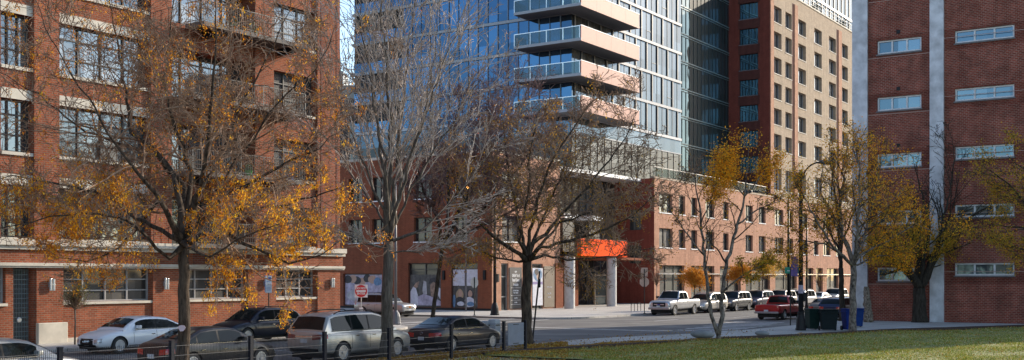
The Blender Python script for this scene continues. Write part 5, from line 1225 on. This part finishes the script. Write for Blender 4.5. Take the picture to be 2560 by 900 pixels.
r6, tips, rng, b6 = tree('old_tree', 'thick dark trunk tree with yellow-green lower leaves against the maroon brick wall', 2300, 0, 75.0, limbs, P6, 61, .50, (2298, 720), b_black, b_black, place=(76.0-1.2, None) if False else ST((2300-1280)/F*73.4, 73.4), flare=1.2)
def k6(p):
    q = p+b6; x = 1280+q.x/q.y*F; y = HY-(q.z-CAMH)/q.y*F; return 1 if (y > 545 and x < 2400) else 0
leaves(rng, tips, lf_mixed, r6, 3200, .11, 5, .3, k6, .65, spread=.28)
# extra leafy lower boughs belong to the same tree
ex = MB(); rngx = random.Random(4); cen = [(2200,600,50,28),(2255,620,60,30),(2310,600,55,30),(2350,630,45,25),(2230,650,50,22),(2290,575,50,22),(2185,640,28,20),(2370,600,25,20)]
for i in range(4600):
    c_ = rngx.choice(cen); x = rngx.gauss(c_[0], c_[2]*.5); y = rngx.gauss(c_[1], c_[3]*.55); p = P3(x, y, 73.4+rngx.gauss(-.9, 1.0))-b6
    a = Vector((rngx.gauss(0,1), rngx.gauss(0,1), rngx.gauss(0,1))).normalized()*rngx.uniform(.035,.085); b = a.cross(Vector((rngx.gauss(0,1), rngx.gauss(0,1), rngx.gauss(0,1)))).normalized()*a.length*.65; ex.quad(p-a, p+b, p+a, p-b)
ex.build('lower_foliage', lf_mixed, r6)
# T7: foliage entering at the right edge
limbs = [[(2620,560,0,.10),(2560,500,0,.07),(2510,450,-.2,.04),(2460,420,-.3,.02)], [(2620,600,.5,.09),(2560,570,.7,.06),(2500,560,.9,.03),(2440,570,1,.014)], [(2640,520,-.6,.09),(2570,430,-1,.05),(2520,390,-1.1,.02)], [(2620,640,0,.07),(2550,620,0,.04),(2480,610,0,.02)]]
r7, tips, rng, b7 = tree('edge_tree', 'dark olive leaved tree reaching in at the right edge of the photo', 2660, 0, 62, limbs, P5, 71, .22, (2655, 650), b_black, b_dark, place=ST((2665-1280)/F*62, 62))
leaves(rng, tips, lf_mixed, r7, 8000, .10, 5, .3, None, .65, spread=.22)
# orange street trees in front of the shop windows, small sapling by the pickup, topiary by the brick wall
def round_tree(px, py_base, s_t, h, rx, rz, mat, label, seed, nm='street_tree', n=3000, size=.1, stem=None, tm=b_dark, cz=None, group=None, z0=.13, twn=60):
    rng = random.Random(seed); s, t = s_t; root = thing(nm, label, 'tree', *W(s, t)[:2], z0, 0, group, world=True)
    cz = cz or h-rz; m = MB(); m.tube([(0,0,0), (rng.gauss(0,.05), 0, cz*.5), (0,0,cz)], [.07,.055,.04] if stem is None else stem, 7); 
    tips = []; m2 = MB()
    for i in range(twn):
        a = rng.uniform(0,6.28); e = rng.uniform(-.2,1.4); q = rng.uniform(.6,1); p = Vector((math.cos(a)*math.cos(e)*rx*q, math.sin(a)*math.cos(e)*rx*q, cz+math.sin(e)*rz*q)); st_ = Vector((0,0,cz*rng.uniform(.75,1.0))); md = st_.lerp(p, .5)+Vector((rng.gauss(0,.1), rng.gauss(0,.1), rng.gauss(0,.1)))
        m2.tube([st_, md, p], [.022,.012,.006], 3, cap=False); tips += [(p, p.normalized()), (md.lerp(p, .5), p.normalized())]
    m.build('trunk', tm, root, smooth=True); m2.build('twigs', b_twig, root)
    leaves(rng, tips, mat, root, n, size, 5, .3, None, .7, spread=rx*.16, name='crown'); return root
lf_or2 = leafmat('leaf_bright_orange', [(0,(.38,.12,.015)),(.5,(.55,.22,.03)),(1,(.45,.26,.05))])
for (x, Y, h, l, sd) in ((1737, 99, 3.7, 'round bright orange street tree above the champagne minivan', 81), (1850, 112, 4.2, 'round bright orange street tree above the dark grey sport utility', 82)):
    round_tree(x, 0, ST((x-1280)/F*Y, Y), h+.1, 1.5, 1.15, lf_or2, l, sd, n=5200, size=.12, group='round orange street trees', cz=h-1.1)
round_tree(1690, 0, ST((1908-1280)/F*116, 116), 5.0, 1.8, 1.4, lf_mixed, 'green-yellow street tree in front of the shop windows behind the red truck', 83, n=2600, size=.12)
round_tree(1690, 0, ST((1965-1280)/F*124, 124), 5.2, 1.6, 1.4, lf_mixed, 'thin green-orange street tree near the street name sign', 86, n=1600, size=.12)
round_tree(1640, 0, ST((1642-1280)/F*92, 92), 5.0, .9, 1.6, lf_red, 'sapling with few reddish leaves beside the stop sign back', 84, 'sapling', 160, .07, [.035,.03,.02], b_pale, cz=2.8)
s0 = G(173, 868); round_tree(173, 0, (s0[0], 43.2), 3.45, .85, .85, lf_green, 'small pollarded sapling with grey-green crown against the brick wall by the stone base', 85, 'sapling', 1200, .05, [.04,.035,.035], b_grey, cz=1.95, twn=150)
for (x, Y, l, sd) in ((2045, 128, 'young bare street tree in front of the narrow shop window', 87),): round_tree(x, 0, ST((x-1280)/F*Y, Y), 5.4, 1.0, 2.0, lf_mixed, l, sd, n=120, size=.1, tm=b_pale, cz=2.4)
# knobbly stump beside the warehouse corner
s, t = ST((2166-1280)/F*73.6, 73.6); st_ = thing('gnarled_trunk', 'knobbly pale barked trunk leaning by the corner of the maroon building', 'tree', *W(s, t)[:2], .11, 0, world=True)
m2 = MB(); rk = random.Random(2); pts = [(.12-.10*i/10+rk.gauss(0,.02), 0, 2.35*i/10) for i in range(11)]; m2.tube(pts, [.36-.02*i+rk.gauss(0,.02) for i in range(11)], 12); m2.build('trunk', bark('bark_knobbly', (.03,.022,.018), (.34,.28,.22), 22), st_, smooth=True)
m2 = MB()
for i in range(40):
    a = rk.uniform(0,6.28); z = rk.uniform(.1,2.2); rr = .33-.02*z*4; m2.lathe([(.01,-.05),(.05,0),(.01,.05)], 6, 'z', (math.cos(a)*rr+.08-.04*z, math.sin(a)*rr, z))
m2.build('bark_burls', plain('burl', (.26,.22,.17), .9, 0, .3, 8), st_)
# ------------------------------------------------------------------ STREET FURNITURE
# welded wire fence
PXS = (16.7-3.35*2, 16.7-3.35, 16.7, 20.1, 22.95, 26.05, 29.2, 32.7, 36.1, 37.65); TF = 24.5; FH = 1.345
fn = thing('wire_fence', 'black welded wire fence with square posts along the park edge', 'fence', 27, TF); OFn = (27, TF)
blue_black = plain('post_black', (.008,.010,.017), .55, spec=.2)
for i, s in enumerate(PXS):
    m2 = MB(); m2.box(s-.055, s+.055, TF-.05, TF+.05, 0, FH); m2.box(s-.062, s+.062, TF-.057, TF+.057, FH+.001, FH+.03); m2.box(s-.12, s+.12, TF-.02, TF+.02, FH-.13, FH-.11); m2.build('post', blue_black, fn, off=OFn)
for a, b in zip(PXS, PXS[1:]):
    m2 = MB(); n = int((b-a)/.055)
    for i in range(1, n): x = a+(b-a)*i/n; m2.box(x-.0035, x+.0035, TF-.0035, TF+.0035, .06, FH-.03)
    wp = m2.build('wire_panel', blue_black, fn, off=OFn)
    m2 = MB()
    for z in (.08, .30, .52, .74, .96, FH-.12): m2.box(a+.06, b-.06, TF-.012, TF-.004, z-.006, z+.006)
    m2.build('cross_wire', plain('wire_grey', (.11,.11,.12), .4, .5), wp, off=OFn)
sp_ = thing('fence_sign', 'blank grey-blue plate fixed on the last short bay of the wire fence', 'sign', (PXS[-2]+PXS[-1])/2, TF-.05, .42)
m2 = MB(); m2.box(-.56, .56, -.012, .012, 0, .86); m2.build('plate', plain('plate_greyblue', (.13,.155,.20), .6), sp_)
m2 = MB(); m2.box(-.2,.2,-.02,-.0125,.04,.07); m2.box(-.2,.2,-.02,-.0125,.79,.82); m2.build('bracket', black_metal, sp_)
# two pale utility cabinets beyond the grey sedan
for x, w, l in ((1216, .34, 'left'), (1236, .45, 'right')):
    s, t = ST((x-1280)/F*52.5, 52.5); r = thing('newspaper_box', 'pale grey metal street box behind the dark grey sedan bonnet, %s of two' % l, 'street box', s, t, .006 if False else .006, group='pale street boxes')
    m2 = MB(); m2.box(-w/2, w/2, -.2, .2, .25, 1.02 if l == 'left' else 1.1); m2.build('cabinet', plain('box_pale', (.36,.40,.45), .5), r, bevel=.03)
    m2 = MB(); m2.box(-.05,.05,-.05,.05,0,.25); m2.box(-.18,.18,-.16,.16,0,.03); m2.build('pedestal', black_metal, r); m2 = MB(); m2.box(-w*.35, w*.35, -.206, -.2005, .8, .86); m2.build('slot', black_metal, r)
def octa(r, n=8): return [(r*math.cos(R(22.5+360/n*i)), r*math.sin(R(22.5+360/n*i))) for i in range(n)]
def vsign(root, pts, z, mat, rz=0, name='sign_plate', y=0, th=.006):
    m2 = MB(); m2.prism(pts, -th, th); o = m2.build(name, mat, root); o.location = (0, y, z); o.rotation_euler = (R(90), 0, rz); return o
def post(root, h, r=.03, mat=black_metal, base=True):
    m2 = MB(); m2.tube([(0,0,0), (0,0,h)], r, 8)
    if base: m2.lathe([(.11,0),(.11,.03),(.05,.06)], 10)
    m2.build('post', mat, root)
def at(px, Y): return ST((px-1280)/F*Y, Y)
rectp = lambda w, h: [(-w/2,-h/2),(w/2,-h/2),(w/2,h/2),(-w/2,h/2)]
# DO NOT ENTER (faces the camera)
r = thing('do_not_enter_sign', 'red and white DO NOT ENTER sign on a thin post beside the brick corner', 'road sign', *W(*at(903, 68.5))[:2], .13, 0, world=True)
post(r, 2.5, .03, plain('galv_post', (.4,.4,.4), .4, .6)); vsign(r, rectp(.78,.78), 2.12-.02, white_p, y=-.04); vsign(r, [( .37*math.cos(R(10*i)), .37*math.sin(R(10*i))) for i in range(36)], 2.10, sign_red, y=-.052, name='red_disc')
m2 = MB(); m2.box(-.29,.29,-.066,-.059,2.04,2.16); m2.build('white_bar', white_p, r)
text_obj('lettering', 'DO NOT', .17, white_p, r, (0,-.062,2.27), (R(90),0,0), bold=.006); text_obj('lettering', 'ENTER', .17, white_p, r, (0,-.062,1.94), (R(90),0,0), bold=.006)
vsign(r, rectp(.22,.3), .95, white_p, y=-.04, name='small_plate')
# parking sign by the brick building
r = thing('parking_sign', 'tall narrow white and blue parking sign before the brick pier', 'road sign', *W(*at(672, 56))[:2], .13, 0, world=True)
post(r, 3.1, .03); 
for z, c in ((2.82, white_p), (2.38, plate_m)): o = vsign(r, rectp(.32,.42), z, c, y=-.04)
o = None
m2 = MB(); m2.box(-.02,.12,-.054,-.048,2.86,2.95); m2.box(-.1,.1,-.054,-.048,2.72,2.74); m2.box(-.1,.1,-.054,-.048,2.40,2.42); m2.box(-.1,.1,-.054,-.048,2.3,2.32); m2.build('printed_lines', plain('sign_blue', (.04,.08,.35), .5), r)
m2 = MB(); m2.box(-.19,-.162,-.047,-.033,2.2,3.03); m2.build('sign_edge', plain('sign_blue', (.04,.08,.35), .5), r)
# stop sign backs
r = thing('stop_sign', 'back of a pale octagonal stop sign standing by the shop poster window', 'road sign', *W(*at(1186, 86))[:2], .13, 0, world=True)
post(r, 2.95, .04); vsign(r, octa(.42), 2.52, plain('sign_back', (.55,.56,.52), .4, .4), y=.05).scale = (.75,1,1)
r = thing('stop_sign', 'back of an octagonal stop sign with a square plate above, left of the silver pickup', 'road sign', *W(*at(1611, 90.5))[:2], .13, 0, world=True)
sb_ = plain('sign_back_tan', (.50,.33,.25), .4, .2); post(r, 3.6, .035); vsign(r, octa(.41), 2.55, sb_, y=.05); vsign(r, rectp(.55,.72), 3.35, sb_, y=.05)
# bike rack
s, t = at(1590, 97); r = thing('bike_rack', 'low double hoop bicycle rack on the pavement beside the stop sign', 'bike rack', s, t, .13)
for x in (-.6, .6):
    m2 = MB(); m2.tube([(x-.3,0,0),(x-.3,0,.55),(x-.2,0,.68),(x+.2,0,.68),(x+.3,0,.55),(x+.3,0,0)], .03, 6); m2.build('hoop', black_metal, r)
# leaning post by the dark locust
s, t = at(1331, 51.0); r = thing('leaning_post', 'thin dark metal post leaning right beside the dark locust trunk', 'post', *W(s, t)[:2], .11, 0, world=True)
m2 = MB(); m2.tube([(0,0,0),(.33,0,3.25)], .038, 6); m2.lathe([(.13,0),(.12,.05),(.06,.12)], 10); m2.build('post', black_metal, r)
m2 = MB(); m2.box(.27,.37,-.05,-.035,2.5,2.9); m2.build('small_plate', black_metal, r)
# round sign back above it
vs = vsign(r, [(.13*math.cos(R(15*i)), .25*math.sin(R(15*i))) for i in range(24)], 0, plain('sign_back_brown', (.42,.22,.16), .6), name='oval_plate'); vs.location = (.30-.55, -.1, 4.25); bpy.data.objects.remove(vs)
# street lamps
def lamp_post(px, Y, h, arm, label, rbot=.11, base_h=.95, base_r=.32, col=black_metal, head=True, armz=0, z0=.13, lit=False, gcol=None):
    s, t = at(px, Y); r = thing('street_lamp', label, 'street lamp', *W(s, t)[:2], z0, 0, world=True)
    m2 = MB(); m2.tube([(0,0,0),(0,0,h*.5),(0,0,h)], [rbot,rbot*.85,rbot*.6], 12); m2.build('pole', col, r, smooth=True)
    m2 = MB(); m2.lathe([(base_r,0),(base_r,.10),(base_r*.92,.14),(base_r*.8,base_h*.6),(base_r*.62,base_h*.85),(rbot*1.35,base_h),(rbot*1.2,base_h+.03)], 12); m2.build('base', col, r)
    if arm:
        n = 10; pts = [(arm*(1-math.cos(math.pi/2*i/n)), 0, h-.9+(1.35)*math.sin(math.pi/2*i/n)) for i in range(n+1)]
        m2 = MB(); m2.tube(pts, .045, 6); m2.build('arm', col, r)
        e = pts[-1]; sg = 1 if arm > 0 else -1
        m2 = MB(); m2.lathe([(.02,-.36),(.10,-.30),(.15,-.05),(.13,.22),(.05,.42)], 12, 'x', (e[0]+sg*.25, 0, e[2]-.02)); hd_ = m2.build('lamp_head', plain('lamp_head_dark', (.03,.03,.03), .4), r, smooth=True)
        m2 = MB(); m2.lathe([(.12,-.06),(.13,0),(.11,.01)], 12, 'z', (e[0]+sg*.25, 0, e[2]-.13)); m2.build('lens', clear_lens, hd_)
    return r
rl = lamp_post(2002, 62.3, 8.9, 1.1, 'thick black street lamp post with curved arm beside the green trash bin', .145, 1.0, .30)
m2 = MB(); m2.box(-.28,.0,-.17,.17,7.9,8.75); m2.build('control_box', black_metal, rl)
m2 = MB(); m2.lathe([(.142,2.05),(.142,2.5),(.14,2.51)], 12); m2.build('sticker_band', plain('sticker_pale', (.36,.32,.42), .6, 0, .3, 6), rl)
m2 = MB(); m2.box(-.15,.15,-.165,-.148,2.6,3.4); 
m2 = MB(); m2.box(.12,.30,-.1,.1,1.6,2.1); m2.build('pedestrian_button', black_metal, rl)
m2 = MB(); m2.box(-.55,-.16,-.012,.012,3.0,4.1); m2.build('banner', plain('banner_violet', (.14,.09,.30), .7), rl)
lamp_post(1237, 86.5, 10.5, 0, 'black street lamp column standing in front of the peach corner', .13, .95, .36)
lp = lamp_post(989, 69.5, 9.0, 0, 'slim grey street lamp column behind the bare maple trunk', .10, .85, .36, plain('pole_grey', (.13,.13,.14), .4, .3))
lamp_post(1971, 88.5, 9.4, -3.0, 'thin street lamp pole with long arm to the left, behind the red truck', .12, .8, .22, z0=.006+.0)
lamp_post(2017, 104, 8.6, 0, 'thin dark pole just right of the thick street lamp', .10, .6, .2)
# lit street lamp at the podium
s, t = at(1165, 96); r = thing('hanging_lamp', 'small lit orange lamp in front of the orange wall among the twigs', 'lamp', *W(s, t)[:2], .13, 0, world=True)
em, nt, p, o_ = newmat('lamp_glow'); p.inputs['Emission Color'].default_value = (1,.42,.08,1); p.inputs['Emission Strength'].default_value = 5; p.inputs['Base Color'].default_value = (1,.5,.2,1)
m2 = MB(); m2.tube([(0,0,0),(0,0,10.4),(.1,0,10.7)], .07, 8); m2.build('pole', plain('pole_grey', (.13,.13,.14)), r); m2 = MB(); m2.lathe([(.02,10.45),(.16,10.5),(.20,10.62),(.02,10.75)], 12, 'z', (.15,0,0)); m2.build('glowing_lens', em, r)
# green street name sign
s, t = at(1976, 70); r = thing('street_name_sign', 'green street name sign on a slim post left of the thick lamp post', 'road sign', *W(s, t)[:2], .006, 0, world=True)
post(r, 3.72, .04); m2 = MB(); m2.box(-.35,.66,-.015,.015,3.30,3.70); so = m2.build('name_plate', plain('sign_green', (.01,.22,.13), .5), r)
m2 = MB(); m2.box(-.2,.1,-.022,-.016,3.44,3.5); m2.box(.16,.4,-.022,-.016,3.46,3.56); m2.build('worn_lettering', plate_m, so)
# trash bins
def bin_(px, Y, h, w, d, col, label, rz=0):
    s, t = at(px, Y); r = thing('trash_bin', label, 'trash bin', *W(s, t)[:2], .119, rz, world=True, group='wheeled bins on the pavement corner')
    m2 = MB(); a, b = w/2*.80, d/2*.80; A, B = w/2, d/2; n = len(m2.v)
    m2.v += [(-a,-b,.06),(a,-b,.06),(a,b,.06),(-a,b,.06),(-A,-B,h),(A,-B,h),(A,B,h),(-A,B,h)]
    for f in ((3,2,1,0),(4,5,6,7),(0,1,5,4),(1,2,6,5),(2,3,7,6),(3,0,4,7)): m2.f.append(f); m2.m.append(0)
    m2.box(-A-.03, A+.03, -B-.03, B+.03, h-.14, h-.08)
    bc = plain('bin_%.2f_%.2f' % (col[1], col[2]), col, .6, 0, .15, 4, spec=.15); m2.build('bin_body', bc, r, bevel=.015)
    m2 = MB(); m2.prism([(-A-.02,-B-.06),(A+.02,-B-.06),(A+.02,B+.04),(-A-.02,B+.04)], h+.004, h+.075); m2.build('lid', bc, r, bevel=.03)
    m2 = MB(); m2.tube([(-A*.8, B+.04, h-.02),(-A*.8,B+.12,h),(A*.8,B+.12,h),(A*.8,B+.04,h-.02)], .018, 6); m2.build('handle', bc, r)
    for x in (-1, 1): m2 = MB(); m2.lathe([(.13,-.04),(.13,.04),(.04,.05)], 14, 'x', (x*(A-.02), B*.8, .13)); m2.build('wheel', black_rub, r)
    for q in (-.25, .0, .25): pass
bin_(2031, 63.0, 1.12, .66, .75, (.008,.026,.022), 'dark green wheeled bin next to the lamp post', R(8))
bin_(2071, 62.0, 1.12, .92, .78, (.006,.012,.014), 'wide blackish green wheeled bin in the middle of the row', R(-5))
bin_(2122, 62.3, 1.14, .62, .75, (.003,.018,.14), 'bright blue recycling bin half behind the spotted birch trunk', R(6))
bin_(2143, 66.5, 1.05, .60, .70, (.005,.03,.14), 'second blue recycling bin to the right of the spotted birch trunk', R(0))
# red and white notice next to the warehouse corner
s, t = at(2153, 80.0); r = thing('tow_notice', 'red and white notice boards stacked between birch trunk and maroon building', 'sign', *W(s, t)[:2], .01, 0, world=True)
post(r, 4.0, .04)
for z, h in ((3.55,.72),(2.72,.75),(1.95,.65)):
    m2 = MB(); m2.box(-.48,.40,-.05,-.042,z-h/2,z+h/2); bo = m2.build('notice_board', plate_m, r)
    m2 = MB(); m2.box(-.46,.38,-.058,-.0505,z+h/2-.16,z+h/2-.03); m2.box(-.46,.38,-.058,-.0505,z-h/2+.03,z-h/2+.08); m2.box(-.4,-.15,-.058,-.0505,z-.1,z+.12); m2.build('red_band', sign_red, bo)
    m2 = MB(); m2.box(-.05,.3,-.058,-.0505,z-.02,z+.02); m2.box(-.05,.26,-.058,-.0505,z-.14,z-.10); m2.build('dark_line', black_metal, bo)
# ------------------------------------------------------------------ LIGHT, SKY, CAMERA
import os
EL = R(22); beta = R(70)
sd = (-V*math.cos(beta) + U*math.sin(beta)).normalized(); sdir = Vector((sd.x*math.cos(EL), sd.y*math.cos(EL), math.sin(EL)))
L_ = bpy.data.lights.new('sun', 'SUN'); L_.energy = 3.3; L_.angle = R(.55); L_.color = (1, .87, .70)
so = bpy.data.objects.new('sun', L_); COL.objects.link(so); so.rotation_euler = sdir.to_track_quat('Z', 'Y').to_euler()
w = bpy.data.worlds.new('World'); SC.world = w; w.use_nodes = True; nt = w.node_tree; bgn = nt.nodes['Background']
sky = nt.nodes.new('ShaderNodeTexSky'); sky.sky_type = 'NISHITA'; sky.sun_disc = False; sky.sun_elevation = EL; sky.sun_rotation = math.atan2(sd.x, sd.y)
sky.air_density = 1.0; sky.dust_density = .8; sky.ozone_density = 1.5; sky.altitude = 150
nt.links.new(sky.outputs[0], bgn.inputs[0]); bgn.inputs[1].default_value = .15
cam = bpy.data.cameras.new('camera'); co = bpy.data.objects.new('camera', cam); COL.objects.link(co); SC.camera = co
co.location = (0, 0, CAMH); co.rotation_euler = (R(90), 0, 0); cam.sensor_width = 36; cam.lens = 36*F/2560; cam.shift_y = (HY-450)/2560; cam.clip_end = 5000; cam.clip_start = .5
SC.view_settings.view_transform = 'Standard'; SC.view_settings.look = 'None'; SC.view_settings.exposure = 1.12; SC.view_settings.gamma = 1
SC.cycles.max_bounces = 6; SC.cycles.transparent_max_bounces = 6; SC.cycles.sample_clamp_indirect = 6
